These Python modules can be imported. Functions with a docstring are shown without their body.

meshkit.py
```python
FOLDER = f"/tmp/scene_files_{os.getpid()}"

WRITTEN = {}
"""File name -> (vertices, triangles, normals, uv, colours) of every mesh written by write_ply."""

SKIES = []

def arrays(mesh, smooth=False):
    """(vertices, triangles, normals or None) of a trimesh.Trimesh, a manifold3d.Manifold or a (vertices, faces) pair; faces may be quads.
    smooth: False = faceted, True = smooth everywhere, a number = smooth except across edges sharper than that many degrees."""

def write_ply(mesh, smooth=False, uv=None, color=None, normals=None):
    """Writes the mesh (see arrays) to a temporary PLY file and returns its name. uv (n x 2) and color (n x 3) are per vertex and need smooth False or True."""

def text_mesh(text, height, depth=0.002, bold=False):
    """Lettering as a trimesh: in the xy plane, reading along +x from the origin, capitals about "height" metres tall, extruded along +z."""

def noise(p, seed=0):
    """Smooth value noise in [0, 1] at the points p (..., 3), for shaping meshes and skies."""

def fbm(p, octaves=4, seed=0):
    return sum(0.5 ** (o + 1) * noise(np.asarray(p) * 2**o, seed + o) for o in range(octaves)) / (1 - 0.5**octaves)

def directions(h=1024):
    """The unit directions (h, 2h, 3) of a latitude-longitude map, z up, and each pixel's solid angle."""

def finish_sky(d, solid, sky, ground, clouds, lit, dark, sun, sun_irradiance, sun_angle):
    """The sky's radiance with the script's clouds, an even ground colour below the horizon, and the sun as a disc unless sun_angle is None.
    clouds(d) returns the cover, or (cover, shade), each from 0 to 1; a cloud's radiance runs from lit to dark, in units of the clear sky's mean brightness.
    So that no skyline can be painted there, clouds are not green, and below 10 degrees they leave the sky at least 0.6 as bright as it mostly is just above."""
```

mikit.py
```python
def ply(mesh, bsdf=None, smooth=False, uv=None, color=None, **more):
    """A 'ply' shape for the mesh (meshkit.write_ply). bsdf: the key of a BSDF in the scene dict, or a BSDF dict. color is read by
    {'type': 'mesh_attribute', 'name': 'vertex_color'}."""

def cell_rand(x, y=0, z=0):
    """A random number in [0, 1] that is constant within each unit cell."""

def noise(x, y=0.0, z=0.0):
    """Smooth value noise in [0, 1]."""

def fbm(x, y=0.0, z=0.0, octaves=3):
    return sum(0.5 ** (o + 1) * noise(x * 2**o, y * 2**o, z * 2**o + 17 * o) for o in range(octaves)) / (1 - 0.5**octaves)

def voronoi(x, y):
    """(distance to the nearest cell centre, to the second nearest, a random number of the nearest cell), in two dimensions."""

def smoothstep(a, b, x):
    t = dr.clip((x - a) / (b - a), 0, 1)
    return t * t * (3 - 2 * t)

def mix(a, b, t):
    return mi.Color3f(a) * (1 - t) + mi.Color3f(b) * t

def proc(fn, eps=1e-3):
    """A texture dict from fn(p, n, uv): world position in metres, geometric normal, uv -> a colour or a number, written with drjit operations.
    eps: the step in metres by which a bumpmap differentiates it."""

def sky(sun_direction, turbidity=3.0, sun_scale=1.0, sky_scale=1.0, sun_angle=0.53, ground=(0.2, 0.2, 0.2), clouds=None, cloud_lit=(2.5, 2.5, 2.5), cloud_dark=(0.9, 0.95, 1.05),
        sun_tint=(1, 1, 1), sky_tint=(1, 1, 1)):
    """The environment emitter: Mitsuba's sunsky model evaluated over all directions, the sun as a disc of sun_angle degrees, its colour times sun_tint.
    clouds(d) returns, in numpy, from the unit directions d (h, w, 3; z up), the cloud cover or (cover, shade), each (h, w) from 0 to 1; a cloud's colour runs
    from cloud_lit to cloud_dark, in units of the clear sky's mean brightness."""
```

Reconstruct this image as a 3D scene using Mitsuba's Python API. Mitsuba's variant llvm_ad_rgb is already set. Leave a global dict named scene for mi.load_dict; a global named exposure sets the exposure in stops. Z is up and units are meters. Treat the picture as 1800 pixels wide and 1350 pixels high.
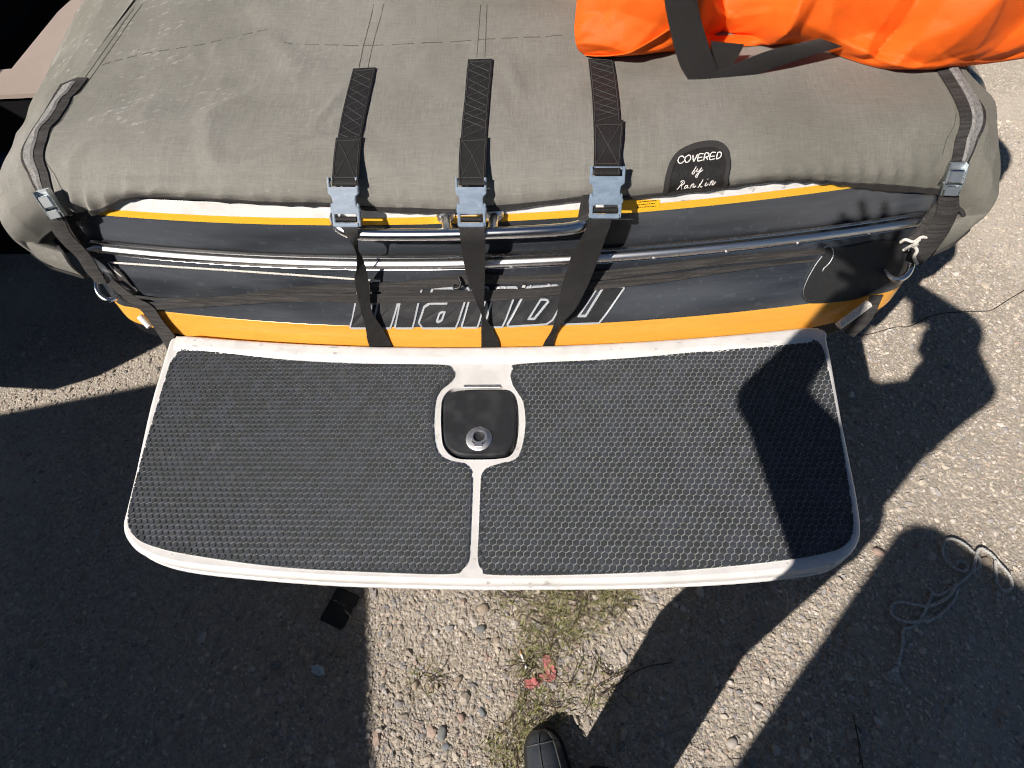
import math
import numpy as np, trimesh, shapely, mitsuba as mi, mikit, meshkit, drjit as dr
import manifold3d as m3
from shapely.geometry import Polygon, LineString, Point, box as sbox
from shapely import affinity
from mikit import noise, fbm, voronoi, cell_rand, smoothstep, mix

T = mi.ScalarTransform4f
# ------------------------------------------------------------------ camera, sky, exposure
CAM = np.array([0.14755, 0.0, 1.69857])
RIGHT, DOWN, AHEAD = np.array([0.99762, 0.02993, -0.06205]), np.array([-0.00764, -0.84708, -0.53142]), np.array([-0.06847, 0.53063, -0.84484])
SUN = np.array([-0.5232, -0.5367, 0.6620])
scene, labels = {}, {}
scene['camera'] = {'type': 'perspective', 'fov': 84.9, 'fov_axis': 'x', 'near_clip': 0.01, 'far_clip': 400.0,
                   'to_world': T().look_at(origin=CAM.tolist(), target=(CAM + AHEAD).tolist(), up=(-DOWN).tolist())}
scene['sky'] = mikit.sky(SUN.tolist(), turbidity=3.0, sky_scale=0.27, sun_tint=(0.90, 1.0, 1.25))
exposure = 2.2
rng = np.random.default_rng(7)

# ------------------------------------------------------------------ helpers
def put(key, mesh, bsdf, smooth=False, **kw):
    n, k = key, 0
    while n in scene:
        k += 1; n = f'{key}_{k:03d}'
    scene[n] = mikit.ply(mesh, bsdf, smooth, **kw)
    return n
def tag(key, label, cat=None, group=None, kind=None):
    labels[key] = {a: b for a, b in dict(label=label, category=cat, group=group, kind=kind).items() if b}
    return key
def cat(ms): return trimesh.util.concatenate([m for m in ms if m is not None and len(m.faces)])
def tm(v, f): return trimesh.Trimesh(np.asarray(v, float), np.asarray(f, int), process=False)
def grid(P, flip=False):
    P = np.asarray(P, float); a, b = P.shape[:2]; i = np.arange(a * b).reshape(a, b)
    q = np.stack([i[:-1, :-1], i[1:, :-1], i[1:, 1:], i[:-1, 1:]], -1).reshape(-1, 4)
    if flip: q = q[:, ::-1]
    return tm(P.reshape(-1, 3), np.vstack([q[:, [0, 1, 2]], q[:, [0, 2, 3]]]))
def spline(pts, n):
    """Catmull-Rom through the points, n samples per span."""
    p = np.asarray(pts, float); e = np.vstack([2 * p[0] - p[1], p, 2 * p[-1] - p[-2]]); out = []
    for i in range(len(p) - 1):
        a, b, c, d = e[i:i + 4]
        for t in np.arange(n) / n:
            out.append(.5 * (2 * b + (c - a) * t + (2 * a - 5 * b + 4 * c - d) * t * t + (3 * b - a - 3 * c + d) * t ** 3))
    return np.array(out + [p[-1]])
def tube(pts, r, sides=10, closed=False, caps=True):
    p = np.asarray(pts, float); n = len(p); r = np.broadcast_to(np.asarray(r, float), (n,))
    t = np.gradient(p, axis=0) if not closed else np.roll(p, -1, 0) - np.roll(p, 1, 0)
    t /= np.maximum(np.linalg.norm(t, axis=1, keepdims=True), 1e-9)
    u = np.cross(t[0], [0, 0, 1.0] if abs(t[0][2]) < .9 else [1.0, 0, 0]); u /= np.linalg.norm(u); U = []
    for k in range(n):
        u = u - t[k] * (u @ t[k]); u /= np.linalg.norm(u); U.append(u)
    U = np.array(U); V = np.cross(t, U); a = np.arange(sides) * 2 * np.pi / sides
    ring = p[:, None] + r[:, None, None] * (np.cos(a)[None, :, None] * U[:, None] + np.sin(a)[None, :, None] * V[:, None])
    i = np.arange(n * sides).reshape(n, sides); nxt = np.roll(i, -1, 1)
    rows = range(n if closed else n - 1); f = []
    for k in rows:
        k2 = (k + 1) % n
        f += [np.stack([i[k], nxt[k], nxt[k2]], 1), np.stack([i[k], nxt[k2], i[k2]], 1)]
    v = ring.reshape(-1, 3)
    if caps and not closed:
        v = np.vstack([v, p[0], p[-1]]); c0, c1 = n * sides, n * sides + 1
        f += [np.stack([np.full(sides, c0), nxt[0], i[0]], 1), np.stack([np.full(sides, c1), i[-1], nxt[-1]], 1)]
    return tm(v, np.vstack(f))
def ribbon(A, B, thick=.0016, per=6, cross=4, crown=0.0, outward=None):
    """A webbing band between the edge lines A and B, with real thickness."""
    A, B = (spline(A, per) if per > 1 else np.asarray(A, float)), (spline(B, per) if per > 1 else np.asarray(B, float))
    s = np.linspace(0, 1, cross + 1)
    P = A[:, None] * (1 - s)[None, :, None] + B[:, None] * s[None, :, None]
    du, dv = np.gradient(P, axis=0), np.gradient(P, axis=1)
    N = np.cross(du, dv); N /= np.maximum(np.linalg.norm(N, axis=2, keepdims=True), 1e-9)
    P = P + N * (crown * 4 * s * (1 - s))[None, :, None]
    a, b = P + N * thick / 2, P - N * thick / 2
    ms = [grid(a), grid(b, True)]
    for e in (np.stack([a[0], b[0]]), np.stack([b[-1], a[-1]]), np.stack([b[:, 0], a[:, 0]]), np.stack([a[:, -1], b[:, -1]])):
        ms.append(grid(e))
    return cat(ms)
def bx(w, d, h, c=(0, 0, 0), bev=.0015):
    """A box with chamfered edges."""
    x, y, z = w / 2, d / 2, h / 2; b = min(bev, .49 * min(w, d, h))
    pts = [(sx * (x - b * (i != 0)), sy * (y - b * (i != 1)), sz * (z - b * (i != 2))) for i in range(3) for sx in (-1, 1) for sy in (-1, 1) for sz in (-1, 1)]
    m = trimesh.convex.convex_hull(np.array(pts)); m.apply_translation(c); return m
def frame(m, o, x, y, z=None):
    """Moves a mesh so that its axes lie along x, y and their normal, its origin at o."""
    x = np.asarray(x, float); x /= np.linalg.norm(x); y = np.asarray(y, float); y = y - x * (x @ y); y /= np.linalg.norm(y)
    M = np.eye(4); M[:3, 0], M[:3, 1], M[:3, 2], M[:3, 3] = x, y, np.cross(x, y), o
    m = m.copy(); m.apply_transform(M); return m
def extrude(poly, h, z=0.0):
    ms = []
    for g in getattr(poly, 'geoms', [poly]):
        if g.geom_type == 'Polygon' and g.area > 1e-9:
            m = trimesh.creation.extrude_polygon(g, h, engine='earcut'); m.apply_translation([0, 0, z]); ms.append(m)
    return cat(ms)
def pillow(poly, steps):
    """Stacked outlines (offset inwards, z) from the foot to the top: a plate with rounded rims."""
    ms = []; last = None
    c = np.array(poly.exterior.coords)[:-1]
    if Polygon(c).exterior.is_ccw is False: c = c[::-1]
    nx = np.roll(c, -1, 0) - np.roll(c, 1, 0); nx = np.stack([-nx[:, 1], nx[:, 0]], 1); nx /= np.maximum(np.linalg.norm(nx, axis=1, keepdims=True), 1e-12)
    rings = [np.column_stack([c + nx * o, np.full(len(c), z)]) for o, z in steps]
    R = np.stack([np.vstack([r, r[:1]]) for r in rings])
    side = grid(R, True)
    return side, Polygon(rings[-1][:, :2]), rings
def hull_spheres(items):
    """One manifold: hulls of the spheres at both ends of every bone."""
    out = m3.Manifold()
    for a, ra, b, rb in items:
        s = m3.Manifold.sphere(ra, 20).translate(tuple(map(float, a))); t = m3.Manifold.sphere(rb, 20).translate(tuple(map(float, b)))
        out = out + m3.Manifold.batch_hull([s, t])
    return out
def body(items, edge=.02, rounds=8):
    m = hull_spheres(items).refine_to_length(edge).to_mesh()
    t = trimesh.Trimesh(m.vert_properties[:, :3], m.tri_verts); t.merge_vertices()
    return trimesh.smoothing.filter_taubin(t, .5, .53, iterations=rounds)

# ------------------------------------------------------------------ the boat's stern as formulas
TZ = [.30, .45, .55, .60, .65, .705, .75, .785, .80, .815, .86, .90, .93, .96, 1.10]
TY = [.86, .79, .755, .757, .775, .800, .828, .848, .856, .864, .880, .893, .902, .912, .945]
def stern_y(x, z): return np.interp(z, TZ, TY) + .0997 * np.minimum(np.abs(x), .92) ** 2
def half_width(z): return np.interp(z, [.30, .45, .56, .62, .72, .82, 1.1], [.30, .48, .74, .945, .985, 1.0, 1.0])
def stern_normal(x, z, h=.002):
    n = np.array([-(stern_y(x + h, z) - stern_y(x - h, z)) / (2 * h), 1.0, -(stern_y(x, z + h) - stern_y(x, z - h)) / (2 * h)])
    return -n / np.linalg.norm(n)
HEMX = [-.985, -.923, -.831, -.772, -.718, -.624, -.458, -.36, -.294, -.229, -.159, -.007, .073, .142, .22, .30, .371, .487, .564, .632, .702, .789, .84, .935, .97]
HEMZ = [.868, .882, .913, .940, .952, .954, .951, .949, .948, .942, .936, .932, .938, .945, .949, .944, .947, .950, .954, .949, .937, .917, .905, .887, .880]
RIDGE = np.array([(.955, .985, .875), (.955, .975, .930), (.958, 1.000, .980), (.965, 1.055, 1.015), (.950, 1.25, 1.035), (.885, 1.53, 1.085), (.80, 2.0, 1.14), (.74, 2.6, 1.19), (.70, 3.4, 1.22)])
CROWN = np.array([(.912, .925), (.904, .968), (.928, 1.004), (1.03, 1.030), (1.25, 1.046), (1.53, 1.085), (2.0, 1.14), (2.6, 1.20), (3.4, 1.25)])
def _pick(tab, s):
    k = np.clip(np.floor(s).astype(int), 0, len(tab) - 2); f = s - k
    e = np.vstack([2 * tab[0] - tab[1], tab, 2 * tab[-1] - tab[-2]])
    a, b, c, d = e[k], e[k + 1], e[k + 2], e[k + 3]; f = f[..., None]
    return .5 * (2 * b + (c - a) * f + (2 * a - 5 * b + 4 * c - d) * f * f + (3 * b - a - 3 * c + d) * f ** 3)
def cover_base(t, s):
    """The cover's top: t from -1 (left ridge) to 1, s from 0 (stern hem) to 8 (towards the bow)."""
    t, s = np.broadcast_arrays(np.asarray(t, float), np.asarray(s, float))
    R, C = _pick(RIDGE, s), _pick(CROWN, s)
    w = np.abs(t) ** 2.2
    x = t * R[..., 0]; y = C[..., 0] * (1 - w) + R[..., 1] * w; z = C[..., 1] * (1 - w) + R[..., 2] * w
    k = np.clip(1 - s / 2.0, 0, 1)                                   # the hem line runs up and down along the stern
    xh = t * RIDGE[0, 0]; hz = np.interp(xh, HEMX, HEMZ)
    z = z + k * (hz - (CROWN[0, 1] * (1 - w) + RIDGE[0, 2] * w)); y = y + k * (stern_y(xh, hz) - .012 - (CROWN[0, 0] * (1 - w) + RIDGE[0, 1] * w))
    return np.stack([x, y, z], -1)
def cover_point(t, s):
    P = cover_base(t, s)
    x, y = P[..., 0], P[..., 1]; t, s = np.broadcast_arrays(np.asarray(t, float), np.asarray(s, float))
    d = np.zeros_like(x)
    # tension folds that fan up from the hem, stronger at the ends
    fade = np.exp(-((s - .55) / .75) ** 2)
    fw = x * 62 + 3.5 * np.sin(x * 7 + 1) + 1.6 * t * s
    d += fade * (.0030 + .0085 * np.abs(t) ** 2.5) * (1 - 2 * np.abs(np.sin(fw))) * (.15 + .85 * meshkit.noise(np.stack([x * 9, s, 0 * x], -1), 3))
    # slack between the straps and broad sag on the crown
    d += .012 * (meshkit.fbm(np.stack([x * 2.6, y * 2.6, 0 * x], -1), 4, 5) - .5) * np.clip(s - 1.2, 0, 1)
    d += .0035 * (meshkit.fbm(np.stack([x * 14 + y * 5, y * 10 - x * 6, 0 * x], -1), 3, 15) - .5) * np.clip(s - .3, 0, 1)
    g = meshkit.noise(np.stack([x * 3.0 + 2.2 * y, y * 9 - x * 4, 0 * x], -1), 9)
    d += .006 * np.clip(1 - np.abs(g - .5) * 7, 0, 1) * np.clip(s - 1.0, 0, 1) * np.clip((-.05 - x) * 4, 0, 1)
    for a, b, c, e, w in ((-.35, 1.02, -.28, 1.20, .012), (-.62, 1.06, -.40, 1.28, .015), (.10, 1.10, .06, 1.24, .012), (-.78, 1.16, -.55, 1.22, .012)):
        u = np.clip(((x - a) * (c - a) + (y - b) * (e - b)) / ((c - a) ** 2 + (e - b) ** 2), 0, 1)
        r = np.hypot(x - a - u * (c - a), y - b - u * (e - b)); d += .0045 * np.exp(-(r / w) ** 2) * np.sin(np.pi * np.clip(u, .02, .98))
    for sx in (-.295, .0, .285):                                      # the straps draw the cloth in
        d -= .0035 * np.exp(-((x - sx) / .045) ** 2) * np.exp(-((s - .9) / 1.0) ** 2)
    n = np.stack([0 * x, -np.exp(-s * 1.1), 1 - .7 * np.exp(-s * 1.1)], -1); n /= np.linalg.norm(n, axis=-1, keepdims=True)
    return P + n * d[..., None]
_SV = np.concatenate([np.linspace(0, 3, 46), np.linspace(3, 8, 60)[1:]])
_TV = np.linspace(-1, 1, 321)
COVER = cover_point(_TV[None, :], _SV[:, None])

# ------------------------------------------------------------------ materials
def rgb(*c): return {'type': 'rgb', 'value': list(c)}
def pbr(name, col, rough=.5, spec=.5, metal=0.0, two=True, bump=None, bscale=1.0, **kw):
    b = {'type': 'principled', 'base_color': rgb(*col) if isinstance(col, tuple) else col, 'roughness': rough, 'specular': spec, 'metallic': metal, **kw}
    if bump: b = {'type': 'bumpmap', 'arbitrary': bump, 'bsdf': b, 'scale': bscale}
    scene[name] = {'type': 'twosided', 'bsdf': b} if two else b
def metalb(name, col, rough):
    scene[name] = {'type': 'twosided', 'bsdf': {'type': 'roughconductor', 'specular_reflectance': rgb(*col), 'alpha': rough, 'material': 'none'}}
def f_ground(p, n, uv):
    a, b, c = voronoi(p.x * 105, p.y * 105)
    g = fbm(p.x * 2.3, p.y * 2.3, 0, 3)
    col = mix((.315, .285, .235), (.535, .49, .42), c * c)
    col = mix(col, mi.Color3f(.45, .40, .335), smoothstep(.15, .5, a) * .5)
    col = mix(col, mi.Color3f(.52, .475, .405), smoothstep(.5, .72, g) * .45)
    return col * (.84 + .30 * noise(p.x * 420, p.y * 420))
def f_ground_h(p, n, uv):
    a, b, c = voronoi(p.x * 105, p.y * 105)
    d, e, f = voronoi(p.x * 260 + 7, p.y * 260)
    return .0048 * dr.maximum(0, .8 - a) * (.3 + c) + .0022 * dr.maximum(0, .8 - d) + .0012 * noise(p.x * 600, p.y * 600)
pbr('gravel_bed', mikit.proc(f_ground), .95, .2, bump=mikit.proc(f_ground_h, 4e-4))
pbr('pebble', {'type': 'mesh_attribute', 'name': 'vertex_color'}, .85, .25)
def f_cover(p, n, uv):
    th = .5 * noise(p.x * 900, p.y * 60, p.z * 60) + .5 * noise(p.x * 60, p.y * 700, p.z * 700)      # threads
    st = fbm(p.x * 3.1, p.y * 3.1, p.z * 3.1, 4)
    sl = smoothstep(.60, .80, noise(p.x * 150, p.y * 5, p.z * 5)) * smoothstep(.4, .6, noise(p.x * 7, p.y * 9, 4))   # slubs
    col = mix((.166, .164, .143), (.222, .220, .200), smoothstep(.3, .7, st))
    scuff = smoothstep(.66, .78, fbm(p.x * 60, p.y * 170 - p.x * 70, p.z * 60, 3)) * smoothstep(.46, .62, fbm(p.x * 5 + 3, p.y * 5, 1.0, 3)) * smoothstep(-.2, -.5, p.x)
    col = mix(col, mi.Color3f(.42, .41, .385), scuff * .55)
    return col * (.80 + .40 * th) * (1 + .05 * sl)
def f_cover_h(p, n, uv): return .0005 * noise(p.x * 800, p.y * 90, p.z * 90) + .0005 * noise(p.x * 90, p.y * 650, p.z * 650) + .0030 * fbm(p.x * 24, p.y * 24, p.z * 24, 4)
pbr('canvas', mikit.proc(f_cover), .9, .2, sheen=.15, bump=mikit.proc(f_cover_h, 5e-4))
pbr('binding', (.035, .034, .034), .75, .3)
def f_web(p, n, uv): return mi.Color3f(.0135, .0135, .0138) * (.6 + .8 * noise(p.x * 1100, p.y * 1100, p.z * 1100) + .35 * fbm(p.x * 60, p.y * 60, p.z * 60, 2))
def f_web_h(p, n, uv): return .0006 * noise(p.x * 900, p.y * 900, p.z * 900) + .0007 * noise(p.x * 420, p.y * 90, p.z * 90) + .0016 * fbm(p.x * 45, p.y * 45, p.z * 45, 2)
pbr('webbing', mikit.proc(f_web), .68, .35, bump=mikit.proc(f_web_h, 3e-4))
def f_webold(p, n, uv):
    w = fbm(p.x * 6, p.y * 200, p.z * 260, 3)
    return mix((.030, .029, .029), (.052, .050, .048), smoothstep(.35, .7, w)) * (.7 + .6 * noise(p.x * 500, p.y * 900, p.z * 900))
def f_weave(p, n, uv): return .0011 * dr.abs(dr.sin((p.x + p.z) * 900)) * dr.abs(dr.sin((p.x * .6 - p.z + p.y) * 900)) + .0005 * noise(p.x * 500, p.y * 500, p.z * 500)
pbr('bag_webbing', (.009, .009, .0095), .42, .45, bump=mikit.proc(f_weave, 3e-4))
pbr('worn_webbing', mikit.proc(f_webold), .8, .3, bump=mikit.proc(f_web_h, 3e-4))
pbr('grey_webbing', mikit.proc(lambda p, n, uv: mi.Color3f(.21, .21, .205) * (.6 + .8 * noise(p.x * 330, p.y * 330, p.z * 330))), .85, .2)
pbr('stitch', (.085, .085, .085), .8, .2)
pbr('dark_stitch', (.085, .083, .072), .8, .2)
def f_buckle(p, n, uv):
    w = fbm(p.x * 60, p.y * 60, p.z * 160, 3)
    return mix((.165, .225, .305), (.205, .275, .365), smoothstep(.35, .7, w)) * (.93 + .14 * noise(p.x * 700, p.y * 160, p.z * 160))
pbr('buckle_plastic', mikit.proc(f_buckle), .45, .45)
def f_gel(p, n, uv):
    ch = fbm(p.x * 2.6, p.y * 5, p.z * 15, 5)
    sc = smoothstep(.66, .8, noise(p.x * 14, p.y * 200, p.z * 330)) * .5
    spot = smoothstep(.78, .9, noise(p.x * 90, p.y * 90, p.z * 90)) * .35
    return mix((.022, .026, .032), (.062, .070, .083), smoothstep(.30, .75, ch) + sc * .3 + spot)
def f_gel_r(p, n, uv): return .12 + .20 * smoothstep(.3, .75, fbm(p.x * 6 + 4, p.y * 9, p.z * 22, 3))
pbr('black_gelcoat', mikit.proc(f_gel), mikit.proc(f_gel_r), .55)
def f_yel(p, n, uv): return mix((.68, .31, .045), (.76, .38, .065), fbm(p.x * 9, p.y * 9, p.z * 60, 3)) * (.95 + .1 * noise(p.x * 60, p.y * 60, p.z * 300))
pbr('yellow_gelcoat', mikit.proc(f_yel), mikit.proc(lambda p, n, uv: .14 + .18 * fbm(p.x * 12, p.y * 12, p.z * 50, 3)), .5)
pbr('pin_yellow', (.74, .42, .035), .3, .5)
def f_white(p, n, uv):
    d = fbm(p.x * 22, p.y * 22, p.z * 22, 4)
    s = smoothstep(.66, .78, fbm(p.x * 65, p.y * 120, p.z * 65, 3)) * smoothstep(.5, .65, fbm(p.x * 9, p.y * 9, 2.0, 2))
    return mix(mix((.63, .63, .62), (.72, .72, .71), smoothstep(.3, .65, d)), mi.Color3f(.30, .28, .25), s * .6)
pbr('white_gelcoat', mikit.proc(f_white), .32, .5)
def f_cell(p, n, uv):
    r = cell_rand(p.x / .013, p.y / .01126, 1)
    b = fbm(p.x * 22, p.y * 22, 0, 4)
    col = mix((.038, .044, .047), (.047, .054, .066), smoothstep(.4, .6, .5 * b + .5 * r))
    col = mix(col, mi.Color3f(.11, .105, .095), smoothstep(.70, .86, fbm(p.x * 48, p.y * 48, 3, 3)) * .3)
    return col * (.95 + .10 * noise(p.x * 300, p.y * 300)) * (.94 + .12 * r)
pbr('foam', mikit.proc(f_cell), .62, .4)
pbr('foam_groove', mikit.proc(lambda p, n, uv: mi.Color3f(.32, .33, .33) * (.88 + .24 * noise(p.x * 160, p.y * 160))), .8, .2)
metalb('chrome', (.88, .89, .90), .13)
metalb('rail_steel', (.90, .91, .92), .24)
metalb('steel', (.80, .81, .82), .33)
metalb('zinc', (.55, .60, .62), .24)
pbr('black_plastic', mikit.proc(lambda p, n, uv: mix((.020, .022, .025), (.036, .038, .042), smoothstep(.4, .75, fbm(p.x * 40, p.y * 40, p.z * 40, 4)))), .52, .4)
pbr('black_rubber', (.018, .018, .018), .6, .35)
pbr('neoprene', mikit.proc(lambda p, n, uv: mi.Color3f(.022, .023, .024) * (.8 + .4 * noise(p.x * 500, p.y * 500, p.z * 500))), .5, .4)
def f_orange(p, n, uv): return mix((.74, .105, .008), (.80, .135, .012), fbm(p.x * 12, p.y * 12, p.z * 12, 3)) * (.96 + .08 * noise(p.x * 420, p.y * 420, p.z * 420))
pbr('orange_tarp', mikit.proc(f_orange), .60, .22, bump=mikit.proc(lambda p, n, uv: .0003 * noise(p.x * 500, p.y * 500, p.z * 500) + .0010 * fbm(p.x * 40, p.y * 40, p.z * 40, 3), 6e-4))
pbr('white_thread', (.80, .79, .76), .7, .2)
pbr('white_rope', mikit.proc(lambda p, n, uv: mi.Color3f(.62, .60, .55) * (.7 + .6 * noise(p.x * 420, p.y * 420, p.z * 420))), .85, .2)
pbr('grey_rope', mikit.proc(lambda p, n, uv: mi.Color3f(.50, .50, .48) * (.62 + .7 * noise(p.x * 260, p.y * 260, p.z * 260))), .9, .2)
pbr('navy_paint', (.012, .018, .042), .18, .6, clearcoat=.6)
pbr('tan_paint', mikit.proc(lambda p, n, uv: mi.Color3f(.36, .30, .26) * (.9 + .2 * fbm(p.x * 9, p.y * 9, p.z * 9, 3))), .6, .3)
pbr('dark_paint', (.012, .012, .014), .35, .4)
pbr('dark_glass', (.010, .011, .013), .06, .6)
pbr('tyre', (.02, .02, .02), .85, .2)
pbr('print_black', (.02, .02, .02), .6, .3)
pbr('sticker_yellow', (.84, .46, .02), .4, .4)

# ------------------------------------------------------------------ ground
def ground_z(x, y):
    p = np.stack([x, y, 0 * x], -1)
    return .030 * (meshkit.fbm(p * 1.3, 3, 2) - .5) + .010 * (meshkit.fbm(p * 9, 3, 4) - .5) + .012 * np.exp(-(((x - .05) ** 2) / .35 + ((y - .25) ** 2) / .5))
far = np.array([4, 6, 9, 14, 22, 35, 60, 100, 160.0])
gx = np.concatenate([-far[::-1], np.arange(-3.2, 3.2, .03), far]); gy = np.concatenate([-far[::-1], np.arange(-1.0, 4.0, .03), far + 1])
X, Y = np.meshgrid(gx, gy, indexing='ij')
put('gravel_ground', grid(np.stack([X, Y, ground_z(X, Y)], -1)), 'gravel_bed', True)
tag('gravel_ground', 'sunlit and shaded tan gravel yard under the boat', kind='structure')

# loose pebbles: each a half-buried angular stone
ico = trimesh.creation.icosahedron(); IV, IF = np.array(ico.vertices), np.array(ico.faces)
def pebbles(n, x0, x1, y0, y1, size, spread, squash=(.4, .8), keep=None, tone=(.60, .54, .46)):
    xy = rng.uniform((x0, y0), (x1, y1), (n, 2))
    if keep is not None: xy = xy[keep(xy[:, 0], xy[:, 1])]
    n = len(xy); s = size * np.exp(rng.normal(0, spread, n))
    V = IV[None] * (1 + rng.uniform(-.30, .22, (n, 12, 1)))
    V = V * np.stack([s * rng.uniform(.9, 1.5, n), s * rng.uniform(.65, 1.0, n), s * rng.uniform(*squash, n)], -1)[:, None]
    a = rng.uniform(0, 2 * np.pi, n); c, d = np.cos(a)[:, None], np.sin(a)[:, None]
    V = np.stack([V[..., 0] * c - V[..., 1] * d, V[..., 0] * d + V[..., 1] * c, V[..., 2]], -1)
    V[..., 2] += V[..., 0] * rng.normal(0, .25, (n, 1)) + (ground_z(xy[:, 0], xy[:, 1]) + s * .12)[:, None]
    V[..., 0] += xy[:, :1]; V[..., 1] += xy[:, 1:]
    F = (IF[None] + 12 * np.arange(n)[:, None, None]).reshape(-1, 3)
    base = np.array([tone, (.52, .46, .38), (.45, .43, .42), (.66, .61, .55), (.54, .42, .35), (.33, .32, .32), (.64, .60, .54)])
    w = rng.choice(len(base), n, p=[.36, .26, .13, .11, .06, .05, .03])
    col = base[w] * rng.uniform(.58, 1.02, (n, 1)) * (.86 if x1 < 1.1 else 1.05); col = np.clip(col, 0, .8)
    return tm(V.reshape(-1, 3), F), np.repeat(col, 12, 0)
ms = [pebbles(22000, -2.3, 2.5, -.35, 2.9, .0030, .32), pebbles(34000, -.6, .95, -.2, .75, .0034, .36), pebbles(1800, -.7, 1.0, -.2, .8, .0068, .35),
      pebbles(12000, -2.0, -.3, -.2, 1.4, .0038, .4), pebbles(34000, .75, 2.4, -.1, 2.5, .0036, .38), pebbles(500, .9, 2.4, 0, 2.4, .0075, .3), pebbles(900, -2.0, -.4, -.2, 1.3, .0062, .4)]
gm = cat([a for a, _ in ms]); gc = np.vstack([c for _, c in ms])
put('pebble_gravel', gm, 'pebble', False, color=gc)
tag('pebble_gravel', 'loose angular pebbles scattered over the gravel yard', 'gravel', kind='stuff')

# ------------------------------------------------------------------ the boat
tag('boat', 'black boat stern with yellow stripes, chrome rail and white swim platform', 'boat')
def outline(z, r=.07, off=0.0):
    hw = half_width(z) + off; xr = hw - r
    xs = np.linspace(-xr, xr, 61); a = np.linspace(0, np.pi / 2, 10)[1:]
    y0 = stern_y(xr, z) - off; mslope = .18
    cx = xr + r * np.sin(a); cy = y0 + mslope * r * np.sin(a) + r * (1 - np.cos(a))
    ys = np.linspace(cy[-1], 4.3, 8)[1:]
    R = np.concatenate([np.stack([cx, cy], 1), np.stack([np.full(7, hw), ys], 1)])
    Lf = R[::-1] * [-1, 1]
    return np.column_stack([np.vstack([Lf, np.stack([xs, stern_y(xs, z) - off], 1), R]), np.full(61 + 32, z)])
def band(z0, z1, n, off=0.0):
    return grid(np.stack([outline(z, off=off) for z in np.linspace(z0, z1, n)]), True)
HZ = np.linspace(.30, .70, 81); HALL = np.stack([outline(z) for z in HZ])
def lower_edge(x): return .613 + .040 * np.clip((np.abs(x) - .55) / .40, 0, 1.2) ** 2     # the sheer of the stripe rises to the corners
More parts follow.
